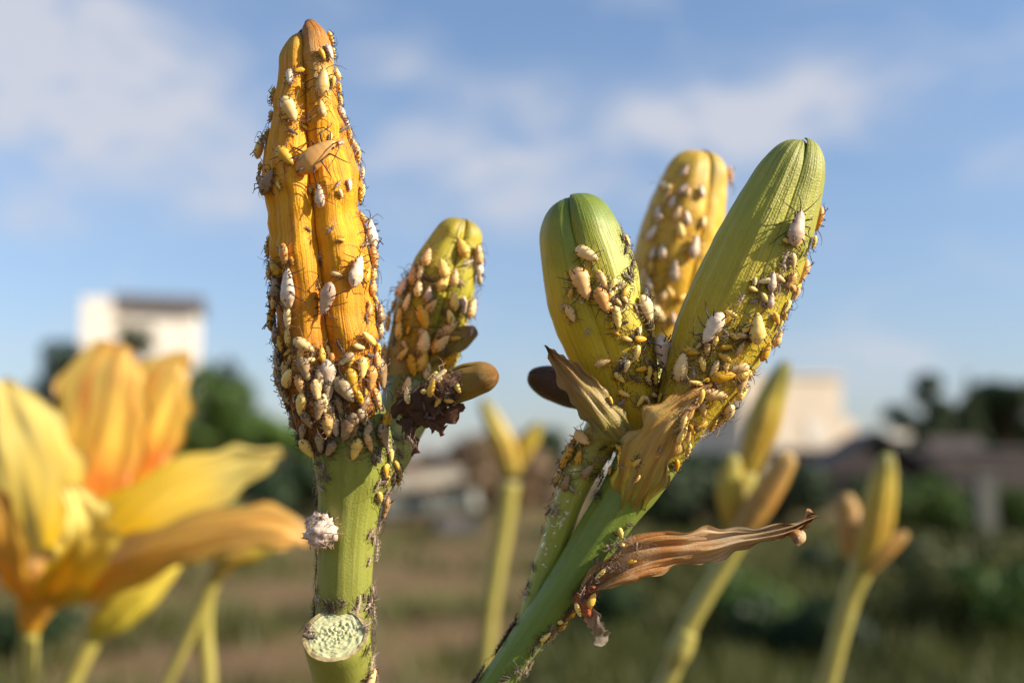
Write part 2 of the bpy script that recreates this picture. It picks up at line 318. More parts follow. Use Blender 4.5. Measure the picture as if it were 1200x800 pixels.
def leafmat(name, c, alt): return plain(name, c, rough=.55, scale=4.0, alt=alt, detail=5.0, tr=.3, spec=.3)
M['leaf_dark'] = leafmat('dark_foliage', (.045, .075, .025), (.02, .035, .014))
M['leaf_mid'] = leafmat('mid_foliage', (.085, .14, .02), (.04, .075, .015))
M['leaf_bright'] = leafmat('bright_foliage', (.12, .20, .025), (.06, .11, .018))
M['leaf_olive'] = leafmat('olive_foliage', (.105, .11, .024), (.05, .058, .016))
M['leaf_dry'] = leafmat('dry_foliage', (.24, .155, .08), (.12, .075, .04))
M['bark'] = plain('bark', (.12, .085, .055), rough=.9, scale=9, bump=.6)
M['wall_cream'] = plain('cream_plaster', (.80, .72, .61), rough=.85, scale=.5, var=.06)
M['wall_beige'] = plain('beige_plaster', (.70, .58, .44), rough=.85, scale=.4, var=.07)
M['wall_white'] = plain('white_plaster', (.72, .66, .58), rough=.85, scale=.7, var=.06)
M['wall_brown'] = plain('reddish_wall', (.085, .066, .06), rough=.9, scale=.8, var=.15)
M['roof_grey'] = plain('grey_roof', (.15, .14, .145), rough=.85, scale=1.2, var=.12)
M['roof_dark'] = plain('dark_roof', (.075, .07, .075), rough=.85, scale=1.2, var=.15)
M['window'] = plain('window_glass', (.05, .06, .07), rough=.12, var=.1, scale=1)
M['concrete'] = plain('pale_concrete', (.46, .40, .31), rough=.85, scale=6, var=.15, bump=.4)
M['concrete_grey'] = plain('grey_concrete', (.24, .25, .21), rough=.85, scale=6, var=.15, bump=.4)
M['post'] = plain('grey_post', (.12, .12, .10), rough=.8, scale=8, var=.12)

def blades(center_fn, n, size, rnd, flat=.35):
    """many leaf-sized faces"""
    V, F = [], []
    for i in range(n):
        c, nr = center_fn(rnd)
        d = Vector((rnd.gauss(0, 1), rnd.gauss(0, 1), rnd.gauss(0, 1))).normalized()
        u = d.cross(nr + Vector((.01, .02, .03)));
        if u.length < 1e-3: continue
        u.normalize(); v = (d * (1 - flat) + nr * flat * .3).normalized()
        s = size * rnd.uniform(.55, 1.3); k = len(V)
        V += [c - v * s, c + u * s * .42, c + v * s, c - u * s * .42]; F.append((k, k + 1, k + 2, k + 3))
    return V, F
def clump_fn(clumps):
    wsum = [c[1] ** 2 for c in clumps]
    def f(rnd):
        c, r, sq = rnd.choices(clumps, wsum)[0]
        d = Vector((rnd.gauss(0, 1), rnd.gauss(0, 1), rnd.gauss(0, 1))).normalized()
        return c + Vector((d.x, d.y, d.z * sq)) * r * rnd.uniform(.72, 1.08), d
    return f
def tree(name, label, base, height, spread, mat, seed, kind='round', leaf_n=2600, leaf_s=None, group=None):
    rnd = random.Random(seed); root = empty(name, base, label, 'tree', group)
    tr = height * .03; top = Vector((rnd.uniform(-.04, .04) * height, 0, height * (.8 if kind != 'cypress' else .95)))
    gs = [wtube([base, base + top * .35 + Vector((rnd.uniform(-.02, .02) * height, 0, 0)), base + top * .7, base + top], [tr, tr * .8, tr * .5, tr * .15], 8)]
    clumps = []
    if kind == 'cypress':
        for k in range(26):
            z = height * (.1 + .88 * k / 25); r = spread * (1 - (k / 25) ** 2.2) * .75 + .06 * spread; a = rnd.uniform(0, 6.3)
            clumps.append((base + Vector((math.cos(a) * r * .35, math.sin(a) * r * .35, z)), r * .8, 1.3))
    else:
        for k in range(16):
            z = height * rnd.uniform(.38, .95); q = (z / height - .38) / .57
            rr = spread * math.sqrt(max(.08, 1 - (q * 1.5 - .55) ** 2)) * rnd.uniform(.35, .85); a = k * 2.4 + rnd.uniform(-.4, .4)
            c = base + Vector((math.cos(a) * rr, math.sin(a) * rr, z)); clumps.append((c, spread * rnd.uniform(.25, .42), .75))
            b0 = base + top * rnd.uniform(.35, .75)
            gs.append(wtube([b0, (b0 + c) / 2 + Vector((0, 0, .04 * height)), c], [tr * .4, tr * .25, tr * .08], 5))
    part('trunk', join(*gs)[:2], M['bark'], root)
    part('crown', blades(clump_fn(clumps), leaf_n, leaf_s or spread * .085, rnd), mat, root, smooth=False)
    return root
def bush(name, label, base, height, spread, mat, seed, n=1200, cat='shrub', group=None, ls=None):
    rnd = random.Random(seed); root = empty(name, base, label, cat, group); gs, cl = [], []
    for k in range(9):
        a = k * 2.4 + rnd.uniform(-.5, .5); rr = spread * rnd.uniform(.1, .75); z = height * rnd.uniform(.35, .85)
        c = base + Vector((math.cos(a) * rr, math.sin(a) * rr, z)); cl.append((c, min(spread, height) * rnd.uniform(.25, .45), .8))
        gs.append(wtube([base + Vector((math.cos(a), math.sin(a), 0)) * spread * .08, (base + c) / 2 + Vector((0, 0, .1 * height)), c], [height * .02, height * .014, height * .005], 5))
    for g in gs: part('stem', g, M['bark'], root)
    part('foliage', blades(clump_fn(cl), n, ls or min(spread, height) * .09, rnd), mat, root, smooth=False)
    return root
def box(x0, x1, y0, y1, z0, z1):
    V = [(x, y, z) for z in (z0, z1) for y in (y0, y1) for x in (x0, x1)]
    return V, [(0, 2, 3, 1), (4, 5, 7, 6), (0, 1, 5, 4), (1, 3, 7, 5), (3, 2, 6, 7), (2, 0, 4, 6)]
def xf(g, loc, rz):
    m = Matrix.Translation(loc) @ Matrix.Rotation(rz, 4, 'Z'); return [m @ Vector(v) for v in g[0]], g[1]
def house(name, label, loc, rz, parts):
    root = empty(name, loc, label, 'building')
    for pn, b, m in parts:
        g = box(*b) if len(b) == 6 and not isinstance(b[0], (list, tuple)) else b
        part(pn, xf(g, loc, rz), M[m], root, smooth=False)
    return root
def gable(x0, x1, y0, y1, z0, z1, t=.15):
    ym = (y0 + y1) / 2
    V = [(x0, y0, z0), (x1, y0, z0), (x1, ym, z1), (x0, ym, z1), (x1, y1, z0), (x0, y1, z0)]
    V += [(x, y, z - t) for x, y, z in V]
    return V, [(0, 1, 2, 3), (3, 2, 4, 5), (7, 6, 9, 8), (8, 9, 11, 10), (0, 6, 7, 1), (5, 4, 10, 11), (1, 7, 8, 2), (2, 8, 10, 4), (0, 3, 9, 6), (3, 5, 11, 9)]
# the cream tower house on the left, its flat roof overhanging to the right
D = 42.0; L = G(163, D)
house('tower_house', 'cream plastered tower house with flat grey overhanging roof behind the dark trees', L, R(14),
      [('wall', (-1.2, 2.2, 0, 1.9, 0, 7.72), 'wall_cream'), ('roof', (-1.15, 2.45, -.4, 2.2, 7.75, 8.3), 'roof_grey'), ('stair_block', (-2.4, -1.21, -.35, 1.8, 0, 8.1), 'wall_cream'),
       ('window', (-.2, .7, -.06, .02, 3.6, 4.8), 'window'), ('window', (1.2, 2.0, -.06, .02, 3.6, 4.8), 'window'), ('door', (-.2, .8, -.06, .02, 0, 2.1), 'roof_grey')])
D = 46.0; L = G(935, D)
house('beige_house', 'large beige house block with stepped flat top behind the far buds', L, R(10),
      [('wall', (-2.7, 2.2, 0, 7, 0, 5.15), 'wall_beige'), ('side_wing', (2.2, 3.2, .6, 6, 0, 3.25), 'wall_beige'), ('parapet', (-2.8, 2.28, -.1, 7.1, 5.16, 5.35), 'wall_beige'),
       ('window', (-1.6, -.8, -.05, .02, 2.2, 3.2), 'wall_white'), ('window', (.4, 1.2, -.05, .02, 2.2, 3.2), 'wall_white')])
D = 24.0; L = G(1010, D)
house('dark_shed', 'low shed with dark sloping gable roof below the beige house', L, R(82), [('wall', (-1.5, 1.5, -1.3, 1.3, 0, .75), 'wall_brown'), ('roof', gable(-1.7, 1.7, -1.75, 1.75, .62, 1.75), 'roof_dark')])
D = 30.0; L = G(1040, D)
house('white_hut', 'small white plastered hut behind the withered bud cluster', L, R(8), [('wall', (-.5, .55, 0, 1.4, 0, 1.8), 'wall_white'), ('roof', (-.6, .65, -.1, 1.5, 1.81, 1.98), 'wall_cream')])
D = 33.0; L = G(1112, D)
house('cream_hut', 'tiny cream hut with low pitched roof in front of dark trees', L, R(0), [('wall', (-.75, .75, -.6, .6, 0, 1.45), 'wall_cream'), ('roof', gable(-.85, .85, -.8, .8, 1.42, 1.95), 'wall_brown')])
D = 60.0; L = G(1240, D)
house('dark_house', 'dark house with grey pitched roof at the right edge', L, R(6), [('wall', (-4, 5, -2, 5, 0, 4.0), 'roof_dark'), ('roof', gable(-4.3, 5.3, -2.6, 5.6, 3.9, 6.3, .2), 'roof_grey')])
wl = empty('boundary_wall', G(1120, 27), 'long low reddish boundary wall beyond the hedge', 'wall')
part('wall_panel', xf(box(-5.2, 5.5, 0, .22, 0, 1.36), G(1120, 27), 0), M['wall_brown'], wl, smooth=False)
part('coping', xf(box(-5.25, 5.55, -.05, .27, 1.363, 1.43), G(1120, 27), 0), M['roof_grey'], wl, smooth=False)

tree('broadleaf_tree', 'dark tree rising in front of the cream tower house', G(150, 30), 5.6, 1.0, M['leaf_dark'], 1)
tree('broadleaf_tree', 'dark spreading tree at the far left behind the open lily', G(92, 31), 5.2, 1.7, M['leaf_dark'], 2, leaf_n=3400)
tree('broadleaf_tree', 'low dark tree at the left frame edge behind the lily', G(15, 33), 3.1, 1.6, M['leaf_dark'], 12)
tree('cypress_tree', 'narrow dark green tree right of the cream tower house', G(266, 26), 3.9, 1.25, M['leaf_dark'], 3, 'cypress', 3600)
tree('broadleaf_tree', 'green tree between the tower house and the tall bud', G(240, 24), 3.3, 1.5, M['leaf_mid'], 4)
bush('leafy_bush', 'bright green bush just left of the tall bud', G(318, 17), 1.75, .95, M['leaf_bright'], 5, 2400)
bush('leafy_bush', 'dark green bush low between lily flower and left stem', G(335, 12), .95, .75, M['leaf_dark'], 6, 2200)
bush('leafy_bush', 'green bush behind the base of the open lily', G(190, 14), 1.35, 1.0, M['leaf_mid'], 8, 2000)
tree('cypress_tree', 'tall narrow dark tree on the right skyline', G(1137, 40), 4.95, .95, M['leaf_dark'], 9, 'cypress', 3400)
tree('broadleaf_tree', 'rounded dark tree beside the narrow tree on the right', G(1085, 40), 4.6, 1.6, M['leaf_dark'], 10, leaf_n=5200)
tree('broadleaf_tree', 'wide dark tree in front of the house at right edge', G(1182, 42), 4.7, 2.0, M['leaf_dark'], 13, leaf_n=5600)
bush('dry_bush', 'brown dried bush behind the middle bud stalk', G(560, 17), 1.25, 1.3, M['leaf_dry'], 14, 2600)
bush('dry_bush', 'dried brown bush left of the pale slabs', G(480, 16), 1.0, .75, M['leaf_dry'], 15, 1600)
bush('dark_bush', 'dark grey green bush between the two big plants', G(640, 20), 1.7, .8, M['leaf_dark'], 16, 2200)
bush('dark_bush', 'dark bush just right of the diagonal green stem', G(790, 13), .95, 1.0, M['leaf_dark'], 17, 2600)
bush('dark_bush', 'dark green bush under the beige house', G(900, 12.5), .78, .9, M['leaf_dark'], 18, 2600)
# hedge: a long clipped bank of leaves
rnd = random.Random(20); hd = empty('hedge', G(1130, 11.6), 'long dark green hedge in front of the reddish wall', 'hedge')
cl = [(G(1015 + i * 14, 11.6) + Vector((0, rnd.uniform(-.2, .2), rnd.uniform(.2, .5))), .27, .9) for i in range(26)]
part('foliage', blades(clump_fn(cl), 7000, .055, rnd), M['leaf_mid'], hd, smooth=False)
for c in cl: part('stem', wtube([Vector((c[0].x, c[0].y, 0)), c[0]], [.02, .008], 5), M['bark'], hd)
ps = G(1147, 9.8); po = empty('fence_post', ps, 'grey wooden fence post standing in front of the hedge', 'post')
part('shaft', xf(box(-.085, .085, -.06, .06, -.05, .72), ps, R(5)), M['post'], po, smooth=False)
part('cap', xf(box(-.1, .1, -.075, .075, .722, .76), ps, R(5)), M['post'], po, smooth=False)
# pale slabs lying on the soil
for lab, px, d, rz, pt, b, mt in [('pale broken concrete slab tilted on top of the rubble', 512, 13.6, 12, -9, (-.5, .45, -.3, .3, .62, .78), 'concrete'),
                                  ('grey green concrete slab lying under the pale one', 500, 13.3, -6, -5, (-.75, .7, -.4, .4, .26, .46), 'concrete_grey'),
                                  ('dark broken block at the foot of the rubble', 532, 12.9, 20, 4, (-.28, .3, -.2, .25, -.05, .2), 'roof_dark')]:
    g = box(*b); m4 = Matrix.Rotation(R(pt), 4, 'Y'); rr_ = random.Random(px)
    import bmesh
    bm = bmesh.new(); vs = [bm.verts.new(m4 @ Vector(v)) for v in g[0]]
    for f in g[1]: bm.faces.new([vs[i] for i in f])
    bmesh.ops.subdivide_edges(bm, edges=bm.edges[:], cuts=4, use_grid_fill=True)
    for v in bm.verts: v.co += Vector((mnoise.noise(v.co * 3), mnoise.noise(v.co * 3 + Vector((5, 0, 0))), mnoise.noise(v.co * 4 + Vector((0, 5, 0))))) * .05
    bm.verts.index_update()
    o = part('concrete_slab', xf(([v.co.copy() for v in bm.verts], [tuple(v.index for v in f.verts) for f in bm.faces]), G(px, d), R(rz)), M[mt], None, smooth=False); bm.free()
    tag(o, lab, 'slab')
# low growth on the right, grass
for i, (px, d, h, s, mt, lab) in enumerate([(705, 4.3, .30, .20, 'leaf_dark', 'small dark shrub near the foot of the diagonal stem'), (860, 4.6, .34, .42, 'leaf_mid', 'low green shrub between the two far bud stalks'),
        (930, 4.0, .26, .30, 'leaf_dark', 'dark low shrub left of the withered bud stalk'), (1065, 4.7, .40, .36, 'leaf_olive', 'olive low shrub right of the withered bud stalk'),
        (1165, 4.4, .36, .36, 'leaf_mid', 'green low shrub in the lower right corner'), (1005, 6.6, .32, .55, 'leaf_dark', 'dark low shrub behind the withered bud stalk'),
        (1130, 7.0, .36, .55, 'leaf_olive', 'olive shrub in the grass before the hedge'), (760, 6.3, .28, .5, 'leaf_olive', 'olive shrub behind the dry brown leaf'),
        (40, 4.2, .24, .25, 'leaf_dark', 'dark low shrub under the open lily')]):
    bush('low_shrub', lab, G(px, d) + Vector((0, 0, -.02)), h, s, M[mt], 30 + i, 1500, ls=.035)
rnd = random.Random(50); V, F = [], []
for i in range(34000):
    y = 2.6 + 13 * rnd.random() ** 1.6; px = rnd.uniform(640, 1330) if rnd.random() < .72 else rnd.uniform(-150, 640)
    c = G(px, y); 
    if px < 640 and mnoise.noise(c * .7) < .02: continue
    c.z = gz(c.x, c.y); h = rnd.uniform(.05, .17) * (1 + .6 * mnoise.noise(c * 1.3)); a = rnd.uniform(0, 6.3); k = len(V)
    s = Vector((math.cos(a), math.sin(a), 0)) * .012; t = Vector((rnd.gauss(0, .04), rnd.gauss(0, .04), h))
    V += [c - s, c + s, c + t]; F.append((k, k + 1, k + 2))
grass = part('grass', (V, F), M['leaf_olive'], None, smooth=False); tag(grass, 'short olive green grass covering the ground on the right', 'grass', kind='stuff')

# ------------------------------------------------------------------ buds and stems
def bud(name, nodes, parent, root, mats, roll=0, groove=.16, tipgroove=.35, cap=.14, rib=.012, ribs=5, mid=.04, lump=.03, N=72, A=30, lens=(1, .99, .985), seed=0, host=True, label=None, petals=3, tipmats=None):
    """a closed lily bud: inner core with three overlapping petals as children"""
    ts = [1 - (1 - k / N) ** 1.35 for k in range(N + 1)]
    def R_cap(t, e=1.0):
        tcap = 1 - cap
        return 1.0 if t < tcap else max(0.0, 1 - ((t - tcap) / cap) ** 2.4) ** .5
    st = station(nodes, N, ts)
    V, F, U = [], [], []; n = 20
    for p, r, t, s, o, T in st:
        for j in range(n):
            a = 2 * math.pi * j / n; V.append(p + (s * math.sin(a) + o * math.cos(a)) * r * (.96 - (groove + (tipgroove - groove) * max(0, (t - .55) / .45) ** 1.5)) * R_cap(min(1, t * 1.05))); U.append((j / n, t))
    for k in range(N):
        for j in range(n): F.append((k * n + j, k * n + (j + 1) % n, (k + 1) * n + (j + 1) % n, (k + 1) * n + j))
    core = part(name, (V, F, U), mats[1], parent, root, host)
    if label: core['label'] = label
    half = 180.0 / petals
    for pk in range(petals):
        V, F, U = [], [], []; c0 = roll + half + 2 * half * pk; L_ = lens[pk % len(lens)]
        xs_ = [-1.06] + [-1 + 2 * j / A for j in range(A + 1)] + [1.06]; m = len(xs_)
        for k in range(N + 1):
            t = ts[k]; p, r, _, s, o, T = st[k]
            tp = min(1.0, t / L_) if t > .5 else t
            rc = R_cap(tp); tg = max(0, (t - .55) / .45)
            for x in xs_:
                a = R(c0 + half * max(-1, min(1, x)))
                g = (groove + (tipgroove - groove) * tg ** 1.5) * abs(min(1, max(-1, x))) ** 4
                sh = 1 - g - mid * math.exp(-(x / .13) ** 2) + rib * math.cos(x * math.pi * ribs) * (1 - x * x)
                if abs(x) > 1: sh = .93 - (groove + (tipgroove - groove) * tg ** 1.5)
                d = s * math.sin(a) + o * math.cos(a)
                q = p + d * r * sh * rc
                sh2 = lump * mnoise.noise(q * 190 + Vector((seed, pk, 0))) + lump * .6 * mnoise.noise(q * 480 + Vector((0, seed, pk)))
                q = q + d * r * sh2 * rc
                if t > L_ : q = q - T * 0
                V.append(q); U.append((x * .5 + .5 + pk * 3.1, t))
        for k in range(N):
            for j in range(m - 1): F.append((k * m + j, k * m + j + 1, (k + 1) * m + j + 1, (k + 1) * m + j))
        mt = tipmats[pk] if tipmats else mats[0]
        part('petal', (V, F, U), mt, core, root, host)
    return core

D0 = 119.0
# ---- left plant
base = Vector((W(400, 800, D0).x - .01, W(400, 800, D0).y, 0))
PA = empty('lily_plant', base, 'lily plant with the tall yellow aphid-covered bud and a cut stump', 'plant')
b2 = W(398, 1000, D0)
def down(p, q, r0, r1):                 # lower stem, out of frame, to the soil
    mid_ = (p + q) / 2 + Vector((.01, 0, 0)); return wtube([q, mid_, p], [r1, (r0 + r1) / 2, r0], 14)
part('stem', tube([(398, 1000, D0, 36), (400, 860, D0 + .5, 35), (403, 760, D0 + .5, 33), (404, 690, D0, 32), (407, 630, D0, 33), (411, 580, D0, 38), (414, 540, D0, 45), (410, 500, D0, 46), (404, 470, D0, 40)], 80, 44, seed=1), M['stem'], PA, host=True)
part('lower_stem', down(W(398, 998, D0), base, 36 * S(D0), .006), M['stem'], PA)
part('pedicel', tube([(418, 590, D0 + 1, 22), (436, 556, D0 + 3, 30), (455, 520, D0 + 6, 31), (472, 485, D0 + 9, 30), (482, 455, D0 + 11, 32)], 30, 24, seed=2), M['stem'], PA, host=True)
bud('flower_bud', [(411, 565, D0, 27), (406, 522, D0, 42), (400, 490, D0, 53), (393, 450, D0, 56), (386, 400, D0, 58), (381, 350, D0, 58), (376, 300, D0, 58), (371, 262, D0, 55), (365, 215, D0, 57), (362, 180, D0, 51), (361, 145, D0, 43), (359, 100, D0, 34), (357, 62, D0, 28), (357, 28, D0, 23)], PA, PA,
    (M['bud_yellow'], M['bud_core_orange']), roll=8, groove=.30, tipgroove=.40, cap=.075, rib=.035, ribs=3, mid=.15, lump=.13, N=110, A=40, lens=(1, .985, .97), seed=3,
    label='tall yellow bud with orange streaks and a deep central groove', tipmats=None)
part('bud_tip', tube([(378, 150, D0 - 2.5, 5), (376, 115, D0 - 2, 13), (373, 85, D0 - 1.6, 17), (371, 60, D0 - 1.4, 17), (368, 42, D0 - 1, 14), (363, 30, D0 - .6, 9), (358, 26, D0 - .5, 2)], 40, 22, wob=.22, seed=4, wscale=420), M['bud_tip_brown'], PA, host=True)
DA2 = D0 + 14
bud('flower_bud', [(468, 505, DA2 - 4, 26), (482, 460, DA2 - 2, 36), (496, 410, DA2, 43), (508, 360, DA2, 44), (521, 318, DA2, 39), (534, 285, DA2, 31), (545, 256, DA2, 24)], PA, PA, (M['bud_small'], M['bud_core_green']),
    roll=20, groove=.14, tipgroove=.3, cap=.12, lump=.05, seed=5, label='smaller olive yellow bud right of the tall one')
bud('flower_bud', [(474, 482, D0 - 1.5, 10), (512, 460, D0 - 4.5, 19), (542, 449, D0 - 6, 21), (566, 442, D0 - 7, 19), (584, 438, D0 - 7.5, 13)], PA, PA, (M['bud_brown'], M['bud_dark']), roll=50, groove=.08, tipgroove=.15, cap=.25, lump=.13, N=48, A=22, seed=6, label='short stubby brown bud')
part('bract', leaf([(505, 425, D0 + 9, 5), (522, 408, D0 + 9, 11), (540, 396, D0 + 10, 14), (557, 387, D0 + 11, 7)], 24, 10, arc=70, thick=.5, wr=.5, seed=3), M['bud_brown'], PA, host=True)
for k, nd in enumerate([[(462, 482, D0 - 3, 6), (488, 468, D0 - 5, 13), (516, 470, D0 - 6.5, 12), (540, 458, D0 - 7, 3)], [(466, 496, D0 - 3, 5), (496, 490, D0 - 5, 12), (524, 486, D0 - 6.5, 11), (543, 474, D0 - 7, 2)],
                        [(500, 470, D0 - 7, 4), (514, 456, D0 - 7.6, 9), (528, 448, D0 - 8, 7), (541, 435, D0 - 8, 2)], [(480, 474, D0 - 4, 5), (496, 490, D0 - 5, 10), (510, 500, D0 - 6, 7), (520, 510, D0 - 6, 2)],
                        [(470, 490, D0 - 4, 5), (480, 505, D0 - 5, 9), (486, 520, D0 - 5.5, 6), (484, 534, D0 - 5.5, 2)]]):
    part('withered_scrap', leaf(nd, 18, 8, arc=60, twist=(-30, 70 - 30 * k), thick=.2, wr=1.0, wscale=420, seed=k, edge=1.4), M['scrap'], PA, host=True)
# the cut stump: its face looks up and towards the camera
ST = D0 - 3.0
g_top = W(393, 743, ST - 2.5); up_ = (UP * .80 - FWD * .60).normalized(); sx_ = RIGHT - up_ * RIGHT.dot(up_); sx_.normalize(); sy_ = up_.cross(sx_)
rs = 38 * S(ST); V, F = [], []; n = 36
prof = [(-.0170, .86, 0), (-.0110, .90, 0), (-.0050, .95, 0), (-.0016, .985, 0), (-.0004, 1.0, 0), (0, .97, 0)]
for d_, rr_, _ in prof:
    bend = max(0, -d_ - .002) ** 1.3 * 2.6
    for j in range(n):
        a = 2 * math.pi * j / n; w = 1 + .05 * mnoise.noise(Vector((math.cos(a) * 1.6, math.sin(a) * 1.6, 4)))
        V.append(g_top + up_ * d_ + (sx_ * math.cos(a) + sy_ * math.sin(a)) * rs * rr_ * w + FWD * bend * .75 - UP * bend * .75)
for k in range(len(prof) - 1):
    for j in range(n): F.append((k * n + j, k * n + (j + 1) % n, (k + 1) * n + (j + 1) % n, (k + 1) * n + j))
stump = part('cut_stump', (V, F, [(.5, .5)] * len(V)), M['stem'], PA, host=True); stump['label'] = 'cut branch stump with pale open face'
def disc(r0, r1, rings, bumpy, lift):
    V, F = [], []
    for k in range(rings + 1):
        r = r0 + (r1 - r0) * k / rings
        for j in range(64):
            a = 2 * math.pi * j / 64; x, y = math.cos(a) * r, math.sin(a) * r; w = 1 + .05 * mnoise.noise(Vector((math.cos(a) * 1.6, math.sin(a) * 1.6, 4)))
            h = lift + bumpy * max(-.5, mnoise.noise(Vector((x * 9, y * 11, 1))) + .9 * mnoise.noise(Vector((x * 19, y * 17, 2)))) * (1 - k / rings * .4)
            V.append(g_top + (sx_ * x + sy_ * y) * rs * w + up_ * h)
    for k in range(rings):
        for j in range(64): F.append((k * 64 + j, k * 64 + (j + 1) % 64, (k + 1) * 64 + (j + 1) % 64, (k + 1) * 64 + j))
    return V, F
part('pith', disc(.0, .87, 34, .00028, -.0001), M['pith'], stump, PA, host=True)
part('rim', disc(.86, .985, 4, .00012, .00004), M['pith_rim'], stump, PA, host=True)

# ---- right plant
DB = 121.5
baseB = Vector((W(505, 900, DB).x - .03, W(505, 900, DB).y + .01, 0))
PB = empty('lily_plant', baseB, 'lily plant with three upright buds and a dry brown leaf on a leaning stem', 'plant')
part('stem', tube([(500, 930, DB, 19), (552, 845, DB, 19), (601, 771, DB, 19), (649, 703, DB, 21), (687, 648, DB, 25), (716, 604, DB, 28), (742, 566, DB, 33), (763, 532, DB, 35), (782, 500, DB, 30)], 80, 44, seed=11), M['stem_deep'], PB, host=True)
part('lower_stem', down(W(501, 929, DB), baseB, 19 * S(DB), .006), M['stem_deep'], PB)
part('pedicel', tube([(610, 764, DB + .5, 9), (619, 728, DB + 1.5, 12), (633, 682, DB + 2, 14), (650, 634, DB + 2, 16), (667, 585, DB + 1.5, 17), (684, 548, DB + 1, 19), (702, 515, DB + 1, 22), (720, 485, DB + .5, 27)], 46, 26, seed=12), M['stem_pale'], PB, host=True)
part('pedicel', tube([(730, 520, DB + 10, 16), (746, 480, DB + 20, 20), (758, 450, DB + 28, 22), (766, 425, DB + 32, 24)], 30, 22, seed=13), M['stem_pale'], PB)
bud('flower_bud', [(738, 520, DB, 26), (736, 490, DB, 33), (731, 458, DB, 41), (718, 408, DB, 52), (702, 360, DB, 57), (689, 312, DB, 54.5), (678, 272, DB, 48), (670, 228, DB, 43)], PB, PB, (M['bud_green'], M['bud_green']),
    roll=-14, groove=.10, tipgroove=.24, cap=.17, rib=.008, mid=.03, lump=.025, N=90, A=36, seed=7, label='short plump green bud turning yellow at its base')
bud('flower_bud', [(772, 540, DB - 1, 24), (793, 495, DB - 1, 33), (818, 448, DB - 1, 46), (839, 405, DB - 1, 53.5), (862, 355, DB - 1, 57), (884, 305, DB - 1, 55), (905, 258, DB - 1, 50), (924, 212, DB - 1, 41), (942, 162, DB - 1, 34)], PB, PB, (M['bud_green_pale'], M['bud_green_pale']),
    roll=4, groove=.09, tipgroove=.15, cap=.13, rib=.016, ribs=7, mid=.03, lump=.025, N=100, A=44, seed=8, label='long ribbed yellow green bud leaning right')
DR = DB + 32
bud('flower_bud', [(766, 430, DR, 27), (772, 385, DR, 40), (784, 325, DR, 49), (797, 272, DR, 49), (810, 225, DR, 42), (822, 176, DR, 34)], PB, PB, (M['bud_rear'], M['bud_core_orange']), roll=25, groove=.10, tipgroove=.25, cap=.15, lump=.05, seed=9, label='rear yellow bud out of focus')
bud('flower_bud', [(704, 476, DB + 5, 10), (688, 466, DB + 6, 17), (664, 455, DB + 7, 22), (640, 447, DB + 8, 20), (618, 440, DB + 8, 15)], PB, PB, (M['bud_dark'], M['bud_dark']), roll=40, groove=.06, tipgroove=.1, cap=.3, lump=.05, N=40, A=18, seed=10, label='small dark brown aborted bud')
part('bract', leaf([(729, 514, DB - 4.5, 16), (716, 497, DB - 5.2, 22), (699, 477, DB - 5.4, 23), (681, 455, DB - 5.2, 18), (662, 432, DB - 4.5, 13), (648, 415, DB - 3.5, 5), (640, 405, DB - 3, 1)], 38, 16, arc=44, twist=(-10, 15), thick=.2, wr=1.0, seed=21, edge=1.3, fold=.1, along=True), M['bract_brown'], PB, host=True)['label'] = 'pointed brown bract with yellow rim'
part('bract', leaf([(736, 590, DB - 2.2, 22), (749, 556, DB - 4.6, 31), (765, 522, DB - 6.2, 33), (782, 496, DB - 7.2, 25), (803, 471, DB - 7, 15), (822, 455, DB - 6.6, 7), (832, 448, DB - 6.5, 2)], 44, 18, arc=46, twist=(12, -18), thick=.2, wr=1.1, seed=22, edge=1.6, fold=.1, along=True), M['bract'], PB, host=True)['label'] = 'orange streaked withering bract'
dl = part('dry_leaf', leaf([(688, 692, DB - 2.6, 6), (706, 676, DB - 3.4, 16), (735, 657, DB - 4, 24), (770, 646, DB - 4, 23), (805, 642, DB - 3.6, 21), (835, 639, DB - 3.2, 19), (862, 632, DB - 3, 13), (892, 627, DB - 3, 9), (925, 619, DB - 3, 7), (948, 609, DB - 3, 5), (958, 605, DB - 3, 2)], 80, 22, arc=36, twist=(24, 10), thick=.14, wr=1.9, seed=23, edge=1.6, fold=.12, along=True), M['dry_leaf'], PB, host=True)
dl['label'] = 'long curled dry brown leaf'
part('leaf_tip', leaf([(918, 621, DB - 3, 3), (930, 625, DB - 3.5, 7), (938, 630, DB - 4, 8), (934, 638, DB - 4.2, 3)], 14, 8, arc=100, thick=.2, wr=.8, seed=24), M['dry_leaf'], dl, PB, host=True)
part('withered_scrap', leaf([(693, 686, DB - 3, 7), (690, 698, DB - 3.4, 12), (688, 710, DB - 3.4, 11), (690, 722, DB - 3.2, 4)], 18, 10, arc=100, twist=(0, 50), thick=.3, wr=1.2, wscale=500, seed=25), M['scrap_orange'], PB, host=True)
part('withered_scrap', leaf([(691, 714, DB - 3.2, 7), (697, 727, DB - 3.4, 11), (702, 739, DB - 3.5, 8), (707, 748, DB - 3.4, 11), (712, 752, DB - 3.3, 3)], 24, 10, arc=30, twist=(-35, 20), thick=.12, wr=.9, wscale=420, seed=26, edge=.8), M['scrap_pale'], PB, host=True)

